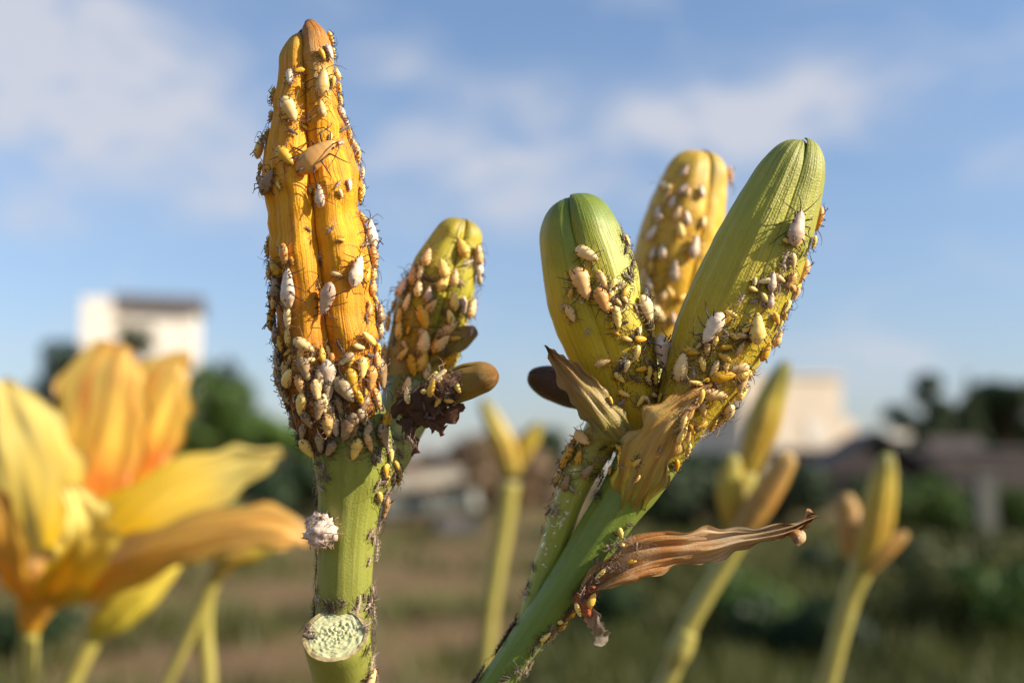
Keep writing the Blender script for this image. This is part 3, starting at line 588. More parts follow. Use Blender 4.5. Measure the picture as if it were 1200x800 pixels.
# ---- open lily at the back left
DF = 270.0
rootp = W(38, 716, DF); bF = Vector((rootp.x, rootp.y + .01, 0))
PF = empty('lily_plant', bF, 'yellow open lily flower with flamed petals, out of focus', 'plant')
fl = part('flower', tube([(35, 738, DF, 11), (38, 722, DF, 17), (45, 702, DF, 26), (55, 680, DF, 34), (62, 660, DF, 30)], 16, 20), M['petal_lily_orange'], PF)
for nm, nd, arc, tw, mt, lab in [
    ('petal', [(46, 708, DF + 5, 14), (56, 640, DF + 18, 44), (44, 570, DF + 28, 58), (20, 505, DF + 34, 50), (-2, 448, DF + 38, 12)], 22, (-6, -10), 'petal_lily', 'broad pale yellow petal'),
    ('petal', [(60, 700, DF + 4, 16), (88, 630, DF + 22, 46), (106, 560, DF + 34, 60), (118, 490, DF + 42, 56), (128, 435, DF + 46, 44), (140, 403, DF + 48, 16)], 18, (-4, 0), 'petal_lily_flame', 'upright petal flamed with orange'),
    ('petal', [(85, 684, DF + 10, 14), (128, 600, DF + 30, 44), (158, 530, DF + 42, 52), (182, 470, DF + 50, 44), (206, 430, DF + 54, 22), (224, 426, DF + 55, 6)], 22, (0, 10), 'petal_lily_flame', 'ragged flamed petal behind'),
    ('petal', [(70, 692, DF, 14), (130, 636, DF, 36), (195, 586, DF + 2, 40), (258, 555, DF + 5, 31), (302, 540, DF + 6, 17), (331, 530, DF + 6, 3)], 20, (-8, 6), 'petal_lily', 'pale yellow petal spreading right'),
    ('petal', [(58, 702, DF - 6, 14), (125, 672, DF - 12, 26), (200, 638, DF - 16, 30), (275, 618, DF - 18, 29), (330, 620, DF - 18, 24), (362, 634, DF - 16, 8)], 40, (15, 34), 'petal_lily_orange', 'drooping orange petal reaching the left stem'),
    ('petal', [(52, 708, DF - 8, 14), (84, 670, DF - 18, 30), (102, 632, DF - 24, 32), (98, 598, DF - 27, 22), (76, 568, DF - 28, 6)], -50, (-25, -50), 'petal_lily', 'curled front petal seen from outside'),
    ('petal', [(38, 708, DF - 6, 14), (10, 655, DF - 12, 30), (-14, 600, DF - 16, 34), (-40, 560, DF - 18, 18)], 30, (20, 10), 'petal_lily_orange', 'orange petal at the frame edge')]:
    part(nm, leaf(nd, 40, 18, arc=arc, twist=tw, thick=.4, wr=1.5, seed=len(nd), edge=2.5 if mt != 'petal_lily_flame' else 5, fold=.1 if mt != 'petal_lily_flame' else .4, along=True), M[mt], fl, PF)['label'] = lab
part('pedicel', tube([(34, 820, DF, 9), (33, 770, DF, 10), (35, 735, DF, 11)], 16, 14), M['far_stem'], PF)
part('stem', wtube([bF, (bF + W(34, 818, DF)) / 2 + Vector((.01, 0, 0)), W(34, 818, DF)], [.006, .004, 9 * S(DF)], 12), M['far_stem'], PF)
bud('flower_bud', [(110, 742, DF + 10, 12), (128, 722, DF + 10, 24), (158, 694, DF + 10, 27), (186, 670, DF + 10, 20), (210, 652, DF + 10, 10)], PF, PF, (M['far_bud_gold'], M['bud_core_orange']), roll=10, N=36, A=14, host=False, label='yellow bud below the flower')
part('pedicel', tube([(60, 860, DF + 8, 9), (88, 790, DF + 9, 11), (112, 738, DF + 10, 13)], 16, 12), M['far_stem'], PF)

def far_plant(label, D, stem, buds, extra=()):
    top_ = W(*stem[-1][:2], D); low = W(*stem[0][:2], D); b_ = Vector((low.x - .01, low.y, 0))
    P_ = empty('lily_plant', b_, label, 'plant')
    part('stem', tube([(x, y, D, r * .8) for x, y, r in stem], 30, 16, wob=.08), M['far_stem'], P_)
    part('lower_stem', down(low, b_, stem[0][2] * .8 * S(D), .006), M['far_stem'], P_)
    for k, (nd, mt) in enumerate(buds):
        bud('flower_bud', [(x, y, D + dd, r * .86) for x, y, dd, r in nd], P_, P_, (M[mt], M['bud_core_green']), roll=20 + 37 * k, N=40, A=16, lump=.05, host=False, seed=k + 40)
    for nd in extra:
        part('pedicel', tube([(x, y, D + dd, r) for x, y, dd, r in nd], 16, 12), M['far_stem'], P_)
    return P_
far_plant('out of focus lily stalk with pointed green yellow buds before the beige house', 262,
          [(755, 840, 13), (785, 790, 14), (803, 740, 14), (830, 692, 14), (858, 645, 14), (872, 612, 18)],
          [([(872, 560, 6, 14), (882, 530, 6, 20), (894, 495, 6, 24), (906, 460, 6, 19), (922, 422, 6, 10)], 'far_bud'),
           ([(862, 622, 0, 12), (858, 596, 0, 18), (856, 565, 0, 19), (858, 530, 0, 11)], 'far_bud'),
           ([(866, 628, -6, 14), (884, 600, -6, 19), (906, 566, -6, 19), (928, 530, -6, 12)], 'far_bud_brown')],
          [[(868, 625, 0, 13), (870, 590, 4, 14), (874, 555, 6, 14)], [(790, 776, -2, 12), (797, 760, -2, 15), (806, 740, -2, 12)]])
far_plant('out of focus lily stalk with withered brown buds in front of the hedge', 285,
          [(955, 850, 14), (972, 790, 14), (986, 735, 14), (1000, 690, 15), (1014, 655, 19)],
          [([(1012, 662, -2, 15), (1022, 630, -2, 22), (1030, 590, -2, 22), (1036, 555, -2, 17), (1040, 528, -2, 10)], 'far_bud'),
           ([(1006, 660, 4, 13), (1000, 632, 6, 19), (996, 606, 8, 18), (990, 578, 8, 10)], 'far_bud_brown'),
           ([(1016, 668, -4, 9), (1034, 648, -4, 12), (1050, 634, -4, 10), (1064, 624, -4, 5)], 'far_bud_brown')])
far_plant('thin pale bud stalk out of focus between the two big plants', 420,
          [(566, 840, 12), (572, 740, 12), (580, 680, 12), (590, 620, 13), (597, 565, 15)],
          [([(600, 555, 0, 12), (592, 525, 0, 16), (580, 500, 0, 15), (564, 466, 0, 7)], 'far_bud'), ([(600, 552, 4, 9), (610, 530, 4, 14), (622, 512, 4, 13), (634, 494, 4, 6)], 'far_bud')])
far_plant('thin pale stalk out of focus below the lily petals', 300,
          [(176, 840, 8), (205, 780, 9), (228, 730, 10), (246, 690, 11), (258, 660, 11)],
          [([(256, 668, 0, 9), (262, 640, 0, 13), (268, 615, 0, 12), (278, 588, 0, 6)], 'far_bud'), ([(258, 672, -3, 8), (276, 655, -3, 12), (300, 648, -3, 11), (326, 640, -3, 5)], 'far_bud')],
          [[(246, 860, 2, 9), (244, 790, 2, 9), (240, 735, 2, 9), (244, 690, 0, 9)]])
# ------------------------------------------------------------------ aphids
def amat(n, c, alt, **k): return plain(n, c, rough=.42, scale=5.0, alt=alt, objrand=1.0, sss=.2, sscale=.0005, detail=3.0, **k)
M['ap_yellow'] = amat('aphid_yellow', (.82, .52, .09), (.70, .38, .05))
M['ap_pale'] = amat('aphid_pale', (.82, .58, .26), (.68, .42, .14))
M['ap_white'] = amat('aphid_white', (.76, .60, .44), (.56, .38, .26))
M['ap_orange'] = amat('aphid_orange', (.80, .47, .17), (.68, .34, .10))
M['ap_grey'] = amat('aphid_grey', (.44, .29, .14), (.24, .14, .07))  # grey brown deepened to stand in for shade at the tall bud's base
M['ap_leg'] = plain('aphid_leg', (.055, .03, .022), rough=.45, objrand=1.0, scale=6)
M['ap_leg_pale'] = plain('aphid_leg_pale', (.30, .16, .07), rough=.45, objrand=1.0, scale=6)
M['ap_skin'] = plain('shed_skin_papery', (.60, .46, .34), rough=.6, alt=(.32, .22, .15), scale=6, objrand=1.0, tr=.25)
M['ap_skin_dark'] = plain('shed_skin_grey', (.15, .095, .065), rough=.6, alt=(.05, .032, .025), scale=6, objrand=1.0)
M['eye'] = plain('aphid_eye', (.02, .012, .012), rough=.25)

def abody(wmul=1.0, tail=.0, hmul=1.0, wr=0.0, seed=0, rings=26, n=18, arch=.0):
    """pear-shaped body, head at +x, belly near z=0, faint segment rings"""
    prof = [(-.5, .015), (-.475, .075), (-.43, .135), (-.36, .19), (-.25, .235 + tail), (-.1, .25 + tail), (.05, .228), (.18, .195), (.27, .168), (.33, .148), (.39, .122), (.45, .085), (.485, .045), (.5, .015)]
    def w(x):
        for (a, b), (c, d) in zip(prof, prof[1:]):
            if x <= c:
                f = (x - a) / (c - a); f = f * f * (3 - 2 * f); return b + (d - b) * f
        return .015
    V, F = [], []
    for k in range(rings + 1):
        x = -.5 * math.cos(math.pi * k / rings); ww = w(x) * wmul
        seg = 1 + (.028 * math.cos(x * 2 * math.pi * 10) if -.42 < x < .3 else 0)
        for j in range(n):
            a = 2 * math.pi * j / n; y = math.sin(a) * ww * seg; z = math.cos(a) * ww * .86 * seg * hmul
            if z < 0: z *= .62
            p = Vector((x, y, z + .17 + arch * (1 - 4 * x * x)))
            if wr: p += Vector((0, y, z)).normalized() * wr * (mnoise.noise(p * 7 + Vector((seed, 0, 0))) + .5 * mnoise.noise(p * 15 + Vector((0, seed, 0)))) if ww > .03 else Vector((0, 0, 0))
            V.append(p)
    for k in range(rings):
        for j in range(n): F.append((k * n + j, k * n + (j + 1) % n, (k + 1) * n + (j + 1) % n, (k + 1) * n + j))
    return V, F
def aleg(i, s, v, lw=1.0):
    rnd = random.Random(i * 10 + v + (5 if s > 0 else 0))
    hx, kx, fx, ln = [(.24, .36, .50, .85), (.10, .08, .02, .9), (-.02, -.24, -.50, 1.15)][i]
    j = lambda a: rnd.uniform(-a, a)
    knee = (kx + j(.07), s * (.30 * ln + j(.04)), .30 + j(.06)); foot = (fx + j(.12), s * (.52 * ln + j(.06)), .0)
    return wtube([(hx, s * .09, .12), ((hx + knee[0]) / 2, s * .2, .24), knee, ((knee[0] + foot[0]) / 2, (knee[1] + foot[1]) / 2, .14), foot, (foot[0] + (.05 if i == 0 else -.05), foot[1] + s * .05, -.01)], [q * lw for q in (.022, .02, .017, .014, .010, .008)], 5)
def aant(s, v, lw=1.0):
    if v == 0: p = [(.44, s * .05, .22), (.55, s * .14, .30), (.50, s * .30, .34), (.30, s * .42, .34), (.05, s * .50, .32)]
    elif v == 1: p = [(.44, s * .05, .22), (.56, s * .12, .30), (.72, s * .22, .34), (.92, s * .36, .30), (1.08, s * .42, .25)]
    else: p = [(.44, s * .05, .22), (.54, s * .13, .30), (.64, s * .32, .36), (.62, s * .56, .36), (.55, s * .75, .34)]
    return wtube(p, [q * lw for q in (.016, .014, .011, .008, .005)], 5)
def lm(name, g, mat): return mesh(name, g[0], g[1], mat)
BODY = {}
for mk, ml in (('yellow', 'ap_yellow'), ('pale', 'ap_pale'), ('white', 'ap_white'), ('orange', 'ap_orange'), ('grey', 'ap_grey')):
    BODY[mk] = [lm('aphid', abody(1.0, .0), M[ml]), lm('aphid', abody(.82, -.01, wr=.012, seed=3), M[ml]), lm('aphid', abody(1.0, .02, wr=.01, seed=5), M[ml])]
    if mk in ('white', 'grey'): BODY[mk] = [lm('aphid', abody(.88, .02, .9, wr=.016, seed=s), M[ml]) for s in (1, 4)] + [lm('aphid', abody(1.02, .03, .95, wr=.014, seed=9), M[ml])]
LEGS = {(c, i, s, v): lm('leg', aleg(i, s, v), M[c]) for c in ('ap_leg', 'ap_leg_pale') for i in range(3) for s in (-1, 1) for v in range(3)}
ANT = {(c, s, v): lm('antenna', aant(s, v), M[c]) for c in ('ap_leg', 'ap_leg_pale') for s in (-1, 1) for v in range(3)}
CORN = {s: lm('cornicle', wtube([(-.28, s * .13, .33), (-.36, s * .16, .39), (-.44, s * .18, .43)], [.022, .018, .02], 6), M['ap_leg']) for s in (-1, 1)}
EYE = {s: lm('eye', wtube([(.405, s * .105, .20), (.41, s * .128, .205), (.412, s * .138, .206)], [.022, .024, .01], 6), M['eye']) for s in (-1, 1)}
def onepiece(name, body, mat, legmat, v, ln=1.0):
    g = [body] + [aleg(i, s, v, ln) for i in range(3) for s in (-1, 1)] + [aant(s, v, ln) for s in (-1, 1)]
    V, F, _ = join(*g); me = mesh(name, V, F, [mat, legmat]); nb = len(body[1])
    for p in me.polygons: p.material_index = 0 if p.index < nb else 1
    return me
NYMPH = [onepiece('aphid_nymph', abody(.9, .0, rings=14, n=10), M[m], M[l], v, 1.7) for v, (m, l) in enumerate([('ap_yellow', 'ap_leg'), ('ap_pale', 'ap_leg'), ('ap_yellow', 'ap_leg')])]
NYMPH.append(onepiece('aphid_nymph', abody(.9, .0, rings=14, n=10), M['ap_yellow'], M['ap_leg'], 1, 1.7))
def skinbody(s): return abody(.55, -.02, .5, wr=.09, seed=s, rings=12, n=8)
SKIN = [onepiece('shed_skin', skinbody(s), M['ap_skin'], M['ap_skin'], s % 3) for s in range(3)] + [onepiece('shed_skin', skinbody(s), M['ap_skin_dark'], M['ap_leg'], s % 3) for s in range(3, 5)]

HV, HF = [], []
for v, f in HOST:
    n0 = len(HV); HV += [Vector(x) for x in v]; HF += [tuple(i + n0 for i in q) for q in f]
BVH = BVHTree.FromPolygons(HV, HF)
def surf(px, py, Dh=None):
    d = (W(px, py, 100) - CAM).normalized()
    loc, nor, _, _ = BVH.ray_cast(CAM, d, .17)
    if loc is None:
        loc, nor, _, dist = BVH.find_nearest(W(px, py, Dh or 120.0))
        if loc is None or dist > .006: return None
        away = (W(px, py, Dh or 120.0) - loc)
        if away.length > 3e-4: nor = away.normalized()
    elif nor.dot(d) > 0: nor = -nor
    return loc, nor
arnd = random.Random(99)
def seat(o, px, py, ln, ang, Dh=None, lift=0.0):
    h = surf(px, py, Dh)
    if not h: return False
    loc, nor = h; dep = (loc - CAM).dot(FWD)
    hd_ = RIGHT * math.cos(R(ang)) + UP * math.sin(R(ang)); x = hd_ - nor * hd_.dot(nor)
    if x.length < .15: x = nor.cross(RIGHT)
    x.normalize(); y = nor.cross(x); s = ln * dep / FPX
    m = Matrix((x, y, nor)).transposed().to_4x4()
    o.matrix_world = Matrix.Translation(loc + nor * s * lift) @ m @ Matrix.Scale(s, 4)
    return True
def aphid(px, py, ln, ang, kind, label, group=None, Dh=None, shape=None, ant=None):
    o = bpy.data.objects.new('aphid', BODY[kind][arnd.randrange(3) if shape is None else shape])
    if not seat(o, px, py, ln, ang, Dh): return None
    col.objects.link(o); tag(o, label, 'aphid', group)
    lc = 'ap_leg' if kind in ('white', 'grey', 'orange') or arnd.random() < .45 else 'ap_leg_pale'
    for i in range(3):
        for s in (-1, 1):
            c = bpy.data.objects.new('leg', LEGS[(lc, i, s, arnd.randrange(3))]); col.objects.link(c); c.parent = o
    v = arnd.randrange(3) if ant is None else ant
    for s in (-1, 1):
        for nm, me in (('antenna', ANT[(lc, s, v)]), ('cornicle', CORN[s]), ('eye', EYE[s])):
            c = bpy.data.objects.new(nm, me); col.objects.link(c); c.parent = o
    return o
def small(kind, px, py, ln, ang, label, group, Dh=None):
    nm, pool, cat = {'nymph': ('aphid_nymph', NYMPH, 'aphid'), 'skin': ('shed_skin', SKIN[:3], 'shed skin'), 'darkskin': ('shed_skin', SKIN[3:], 'shed skin')}[kind]
    o = bpy.data.objects.new(nm, arnd.choice(pool))
    if not seat(o, px, py, ln, ang, Dh): return None
    col.objects.link(o); return tag(o, label, cat, group)

# ---- aphids one can point at: (px, py, length px, heading deg, kind, label)
TB = 'tall yellow bud'
for a in [
    (384, 62, 20, -70, 'white', 'white narrow aphid at the brown tip of the tall yellow bud'),
    (377, 98, 34, 84, 'pale', 'long cream aphid just below the brown bud tip'),
    (377, 130, 24, 95, 'pale', 'cream aphid below the long cream one near bud tip'),
    (341, 91, 20, -82, 'white', 'small white aphid high on the left side of tall bud'),
    (340, 129, 33, -64, 'pale', 'pale aphid slanting down the upper left of tall bud'),
    (336, 184, 30, -48, 'yellow', 'yellow aphid left of the big orange one'),
    (374, 188, 58, 36, 'orange', 'largest peach orange aphid lying across the tall bud', 0),
    (318, 215, 34, 62, 'grey', 'greyish plump aphid on the left bulge of tall bud'),
    (298, 170, 30, 82, 'yellow', 'yellow aphid sticking out from the left edge of tall bud'),
    (309, 157, 17, 60, 'yellow', 'small yellow aphid beside the one at the left edge'),
    (377, 230, 28, 92, 'white', 'white wedge-shaped aphid below the big orange one'),
    (408, 217, 15, -85, 'white', 'tiny white aphid right of the big orange one'),
    (404, 132, 20, -50, 'white', 'white aphid on upper right shoulder of tall bud'),
    (414, 142, 17, -40, 'white', 'small white aphid at the upper right edge of tall bud'),
    (419, 171, 24, 85, 'pale', 'cream aphid near the right edge of upper tall bud'),
    (427, 175, 20, -70, 'yellow', 'yellow aphid sticking out at right edge of upper tall bud'),
    (430, 228, 22, -72, 'yellow', 'yellow aphid alone on the right edge mid bud'),
    (434, 273, 36, 80, 'white', 'slender white aphid on the right edge of the tall bud'),
    (444, 272, 25, 100, 'orange', 'orange aphid outside the slender white one at right edge'),
    (441, 302, 30, -80, 'orange', 'orange ringed aphid on the right edge below the white one'),
    (414, 318, 40, 70, 'white', 'large white aphid on the right flank of tall bud'),
    (337, 298, 27, -78, 'orange', 'plump orange cream aphid on left flank mid bud'),
    (345, 338, 48, 91, 'white', 'largest white aphid, left of the groove in tall bud'),
    (387, 350, 42, -112, 'white', 'white aphid with mauve head right of the groove'),
    (341, 373, 28, -86, 'pale', 'cream aphid directly under the largest white one'),
    (341, 394, 24, 88, 'yellow', 'yellow aphid second below the largest white one'),
    (357, 404, 28, -30, 'pale', 'cream aphid slanting across the lower tall bud'),
    (376, 416, 19, 90, 'yellow', 'small greenish yellow aphid at the end of the groove'),
    (382, 438, 37, -80, 'white', 'bright white aphid in the shaded base of tall bud'),
    (406, 456, 36, -52, 'grey', 'brownish aphid slanting right in the shaded bud base'),
    (378, 473, 26, -82, 'pale', 'cream aphid in the dark base, upper of two in line'),
    (383, 497, 28, -85, 'pale', 'cream aphid in the dark base, lower of two in line'),
    (342, 442, 31, 38, 'yellow', 'ochre aphid at lower left of tall bud'),
    (312, 370, 36, 72, 'yellow', 'ochre aphid sticking out at left edge of lower tall bud'),
    (327, 338, 28, 80, 'grey', 'grey aphid left of the largest white one'),
    (441, 438, 38, -50, 'grey', 'grey aphid pointing at the smaller bud in shade'),
    (370, 457, 26, -84, 'orange', 'brownish orange aphid left of the shaded white one'),
    (415, 496, 34, -95, 'grey', 'long grey aphid low on the shaded bud base'),
    (475, 338, 30, 60, 'white', 'pinkish white aphid on left shoulder of smaller bud'),
    (495, 320, 20, 80, 'pale', 'small cream aphid near the left edge of smaller bud'),
    (557, 312, 28, 78, 'white', 'white aphid on the right edge of smaller bud'),
    (533, 326, 22, 85, 'pale', 'cream aphid in the upper middle of smaller bud'),
    (502, 345, 20, 80, 'white', 'small white aphid left of middle on smaller bud'),
    (497, 372, 30, -72, 'yellow', 'yellow aphid in the middle of smaller bud'),
    (497, 400, 32, 88, 'pale', 'plump cream aphid below the yellow one on smaller bud'),
    (524, 385, 28, 40, 'orange', 'slanting orange cream aphid right on smaller bud'),
    (519, 404, 26, 46, 'pale', 'slanting cream aphid below the orange cream one'),
    (471, 371, 22, 85, 'yellow', 'yellow aphid on left flank of smaller bud'),
    (483, 429, 28, -80, 'yellow', 'golden aphid low on smaller bud'),
    (501, 434, 24, 82, 'pale', 'pinkish cream aphid right of the golden one'),
    (478, 456, 28, 86, 'pale', 'pale aphid lowest on the smaller bud'),
    (516, 446, 30, 46, 'pale', 'cream aphid slanting towards the stubby brown bud'),
    (541, 357, 22, -80, 'white', 'thin white aphid near right edge of smaller bud'),
    (689, 298, 31, -28, 'pale', 'topmost cream aphid on the plump green bud'),
    (682, 333, 42, -72, 'orange', 'largest orange aphid on the plump green bud'),
    (705, 328, 25, -64, 'orange', 'orange aphid right of the largest orange one'),
    (706, 352, 33, -66, 'orange', 'orange yellow aphid below two orange ones on green bud'),
    (722, 372, 28, -80, 'yellow', 'yellow aphid low in the row on plump green bud'),
    (671, 367, 22, -62, 'pale', 'lone cream aphid on the dark side of green bud'),
    (706, 424, 20, 20, 'pale', 'lone cream aphid near the base of plump green bud'),
    (753, 364, 36, -66, 'pale', 'cream aphid on the right edge of the plump green bud'),
    (768, 412, 42, -76, 'white', 'bright white aphid in the cleft between the green buds'),
    (716, 345, 16, -70, 'white', 'small white aphid beside the orange row on green bud'),
    (930, 268, 44, 74, 'white', 'big white striped aphid high on the long ribbed bud'),
    (962, 257, 32, -82, 'orange', 'orange aphid hanging off the edge of long ribbed bud'),
    (836, 385, 42, -122, 'white', 'big white and mauve aphid on the lower ribbed bud'),
    (885, 385, 38, 92, 'yellow', 'yellow aphid with pale back low on the ribbed bud'),
    (801, 430, 36, 76, 'pale', 'cream aphid at the left foot of the ribbed bud'),
    (846, 440, 30, 10, 'yellow', 'bright yellow aphid lying flat low on ribbed bud'),
    (903, 330, 24, 86, 'white', 'slim white aphid mid right on the ribbed bud'),
    (902, 352, 20, 84, 'white', 'small white aphid under the slim one on ribbed bud'),
    (941, 318, 32, -70, 'orange', 'orange brown aphid on the right edge of ribbed bud'),
    (908, 395, 22, 85, 'orange', 'small orange aphid sticking out low right of ribbed bud'),
    (893, 410, 26, 80, 'yellow', 'yellow aphid at the lower right edge of ribbed bud'),
    (833, 460, 38, -8, 'pale', 'long cream aphid over the tip of the orange bract'),
    (850, 480, 30, -62, 'pale', 'cream aphid hanging below the ribbed bud'),
    (868, 436, 26, 0, 'yellow', 'yellow aphid pointing right under the ribbed bud'),
    (836, 497, 24, -70, 'yellow', 'small yellow aphid lowest under the ribbed bud'),
    (686, 514, 30, -28, 'pale', 'cream aphid under the pointed brown bract'),
    (671, 531, 20, 80, 'yellow', 'round yellow aphid on the pale pedicel'),
    (649, 530, 28, 60, 'yellow', 'ochre aphid sticking out left of the pale pedicel')]:
    aphid(*a[:6], Dh=D0 if a[0] < 452 else D0 + 14 if a[0] < 600 else DB, shape=a[6] if len(a) > 6 else None)
# ---- aphids on the rear bud, out of focus
for px, py, ln, an, k, lab in [(803, 202, 17, 60, 'white', 'white aphid nearest the tip of the rear bud'), (806, 226, 16, 80, 'pale', 'pale aphid second below the rear bud tip'), (795, 251, 18, 70, 'orange', 'orange aphid mid left on the rear bud'),
                               (811, 290, 30, 75, 'white', 'largest white aphid on the rear bud'), (790, 318, 26, 85, 'white', 'round white aphid low on the rear bud'), (766, 274, 22, 50, 'white', 'white aphid on left edge of rear bud'),
                               (757, 326, 26, 85, 'pale', 'pale aphid low left on rear bud'), (770, 366, 28, -40, 'pale', 'pale aphid at the base of rear bud'), (857, 206, 22, -40, 'orange', 'orange aphid off the right tip of rear bud'),
                               (822, 260, 16, 80, 'pale', 'small pale aphid right of middle on rear bud'), (778, 345, 18, 60, 'orange', 'orange aphid above the rear bud base'), (783, 230, 14, 60, 'orange', 'small orange aphid upper left on rear bud')]:
    aphid(px, py, ln, an, k, lab, Dh=DR)
# ---- crowds nobody can tell apart one by one: scattered on the surface inside an outline
def inside(poly, x, y):
    c = False
    for (x0, y0), (x1, y1) in zip(poly, poly[1:] + poly[:1]):
        if (y0 > y) != (y1 > y) and x < (x1 - x0) * (y - y0) / (y1 - y0) + x0: c = not c
    return c
taken = []
WORD = {'yellow': 'yellow', 'pale': 'cream', 'white': 'white', 'orange': 'orange', 'grey': 'greyish brown'}
def crowd(poly, n, kinds, lo, hi, label, gap=.55, ang=None, Dh=None):
    xs_, ys_ = [p[0] for p in poly], [p[1] for p in poly]; made = 0
    for tr_ in range(n * 30):
        x, y = arnd.uniform(min(xs_), max(xs_)), arnd.uniform(min(ys_), max(ys_))
        if not inside(poly, x, y): continue
        ln = arnd.uniform(lo, hi)
        if any((x - a) ** 2 + (y - b) ** 2 < (gap * (ln + l) * .5) ** 2 for a, b, l in taken): continue
        k = arnd.choice(kinds); an = arnd.gauss(*ang) if ang else arnd.gauss(-75, 50) if k == 'nymph' else arnd.uniform(0, 360)
        o = small(k, x, y, ln, an, label[k], label[k + '_g'], Dh) if k in ('nymph', 'skin', 'darkskin') else aphid(x, y, ln, an, k, f"{WORD[k]} {label['aphid']}", f"{WORD[k]} {label['aphid_g']}", Dh)
        if o: taken.append((x, y, ln)); made += 1
        if made >= n: break
def lab(where, **k):
    return {'aphid': 'mid-sized aphid crowded ' + where, 'aphid_g': 'aphids crowded ' + where, 'nymph': 'tiny dark-legged aphid nymph ' + where, 'nymph_g': 'nymphs ' + where,
            'skin': 'whitish shed aphid skin ' + where, 'skin_g': 'white skins ' + where, 'darkskin': 'dark brown shed aphid skin ' + where, 'darkskin_g': 'dark skins ' + where}
L1 = lab('on the shaded base of the tall bud')
crowd([(322, 395), (350, 410), (372, 425), (440, 415), (452, 470), (448, 520), (395, 535), (345, 522), (333, 480)], 40, ['yellow', 'grey', 'grey', 'orange', 'grey', 'yellow'], 22, 33, L1, .44, (-85, 30))
crowd([(322, 395), (350, 410), (440, 400), (455, 470), (455, 545), (370, 545), (335, 490)], 40, ['nymph', 'darkskin', 'darkskin'], 12, 18, L1, .3)
L2 = lab('along the left edge of the lower tall bud')
crowd([(306, 310), (334, 305), (336, 430), (345, 500), (330, 500), (312, 400)], 12, ['yellow', 'grey', 'yellow'], 18, 26, L2, .5, (80, 30), D0)
crowd([(302, 310), (336, 310), (338, 430), (345, 510), (325, 500), (306, 400)], 16, ['darkskin', 'darkskin', 'skin', 'nymph'], 12, 18, L2, .3, None, D0)
L3 = lab('along the right edge of the lower tall bud')
crowd([(425, 320), (446, 310), (456, 440), (440, 440), (425, 400)], 10, ['grey', 'orange', 'yellow'], 18, 27, L3, .45, (80, 30), D0)
crowd([(420, 250), (446, 245), (460, 440), (430, 440)], 16, ['darkskin', 'skin', 'nymph'], 12, 18, L3, .3, None, D0)
L4 = lab('on the upper half of the tall bud')
crowd([(322, 70), (395, 60), (428, 200), (440, 300), (400, 330), (320, 300), (305, 200)], 26, ['nymph', 'nymph', 'nymph', 'skin', 'darkskin'], 10, 17, L4, .45, None, D0)
crowd([(298, 100), (318, 100), (306, 200), (318, 300), (308, 300), (296, 190)], 7, ['darkskin', 'nymph'], 14, 20, L4, .4, None, D0)
crowd([(382, 40), (396, 40), (432, 200), (442, 260), (425, 260), (405, 130)], 14, ['skin', 'nymph', 'yellow'], 13, 19, L4, .4, None, D0)
L5 = lab('on the smaller bud beside the tall one')
crowd([(455, 330), (520, 290), (562, 290), (560, 380), (530, 440), (470, 480), (445, 440)], 24, ['pale', 'yellow', 'yellow', 'pale', 'pale'], 19, 28, L5, .55, (80, 35), D0 + 14)
crowd([(446, 310), (500, 300), (566, 280), (560, 390), (530, 450), (455, 480), (440, 400)], 26, ['nymph', 'skin', 'darkskin', 'nymph'], 11, 17, L5, .4, None, D0 + 14)
LR = lab('on the out of focus rear bud')
crowd([(770, 230), (800, 200), (835, 230), (815, 300), (790, 380), (750, 380), (748, 300)], 16, ['white', 'pale', 'white', 'yellow'], 15, 22, LR, .6, (75, 30), DR)
L6 = lab('on the sunlit flank of the plump green bud')
crowd([(712, 330), (745, 320), (768, 400), (772, 470), (735, 470), (715, 400)], 36, ['nymph', 'nymph', 'nymph', 'skin', 'darkskin'], 13, 20, L6, .42)
crowd([(722, 250), (735, 262), (772, 440), (758, 440)], 9, ['darkskin', 'skin', 'nymph'], 12, 17, L6, .4, None, DB)
crowd([(655, 280), (715, 300), (720, 400), (660, 400)], 7, ['nymph', 'skin'], 11, 15, L6, .6)
L7 = lab('on the sunlit flank of the long ribbed bud')
crowd([(905, 285), (945, 280), (925, 360), (885, 430), (820, 470), (790, 440), (850, 370)], 40, ['nymph', 'nymph', 'nymph', 'skin'], 13, 20, L7, .45)
crowd([(935, 300), (955, 270), (925, 370), (905, 420), (885, 420)], 12, ['nymph', 'darkskin', 'orange', 'yellow'], 15, 22, L7, .4, None, DB)
crowd([(810, 410), (885, 395), (880, 450), (850, 490), (815, 480)], 12, ['yellow', 'pale', 'yellow'], 18, 26, L7, .5)
L8 = lab('in the cleft and on the bracts of the right plant')
crowd([(755, 400), (785, 400), (775, 475), (755, 480)], 9, ['nymph', 'skin', 'darkskin'], 12, 18, L8, .35)
crowd([(690, 470), (830, 470), (800, 570), (720, 580)], 9, ['skin', 'nymph'], 12, 18, L8, .6)
crowd([(800, 490), (850, 470), (830, 530), (790, 570), (785, 550)], 9, ['nymph', 'skin', 'yellow'], 14, 20, L8, .45, None, DB - 6)
L9 = lab('along the pale pedicel behind the leaning stem')
crowd([(630, 500), (690, 520), (690, 560), (650, 580), (630, 560)], 11, ['grey', 'yellow', 'grey'], 17, 24, L9, .45, (60, 40), DB + 2)
crowd([(630, 500), (700, 520), (650, 640), (615, 640), (640, 560)], 10, ['skin', 'darkskin', 'nymph'], 12, 18, L9, .4, None, DB + 2)
crowd([(700, 520), (725, 530), (700, 600), (690, 590)], 10, ['darkskin', 'nymph', 'skin'], 12, 17, L9, .35)
L10 = lab('along the leaning green stem')
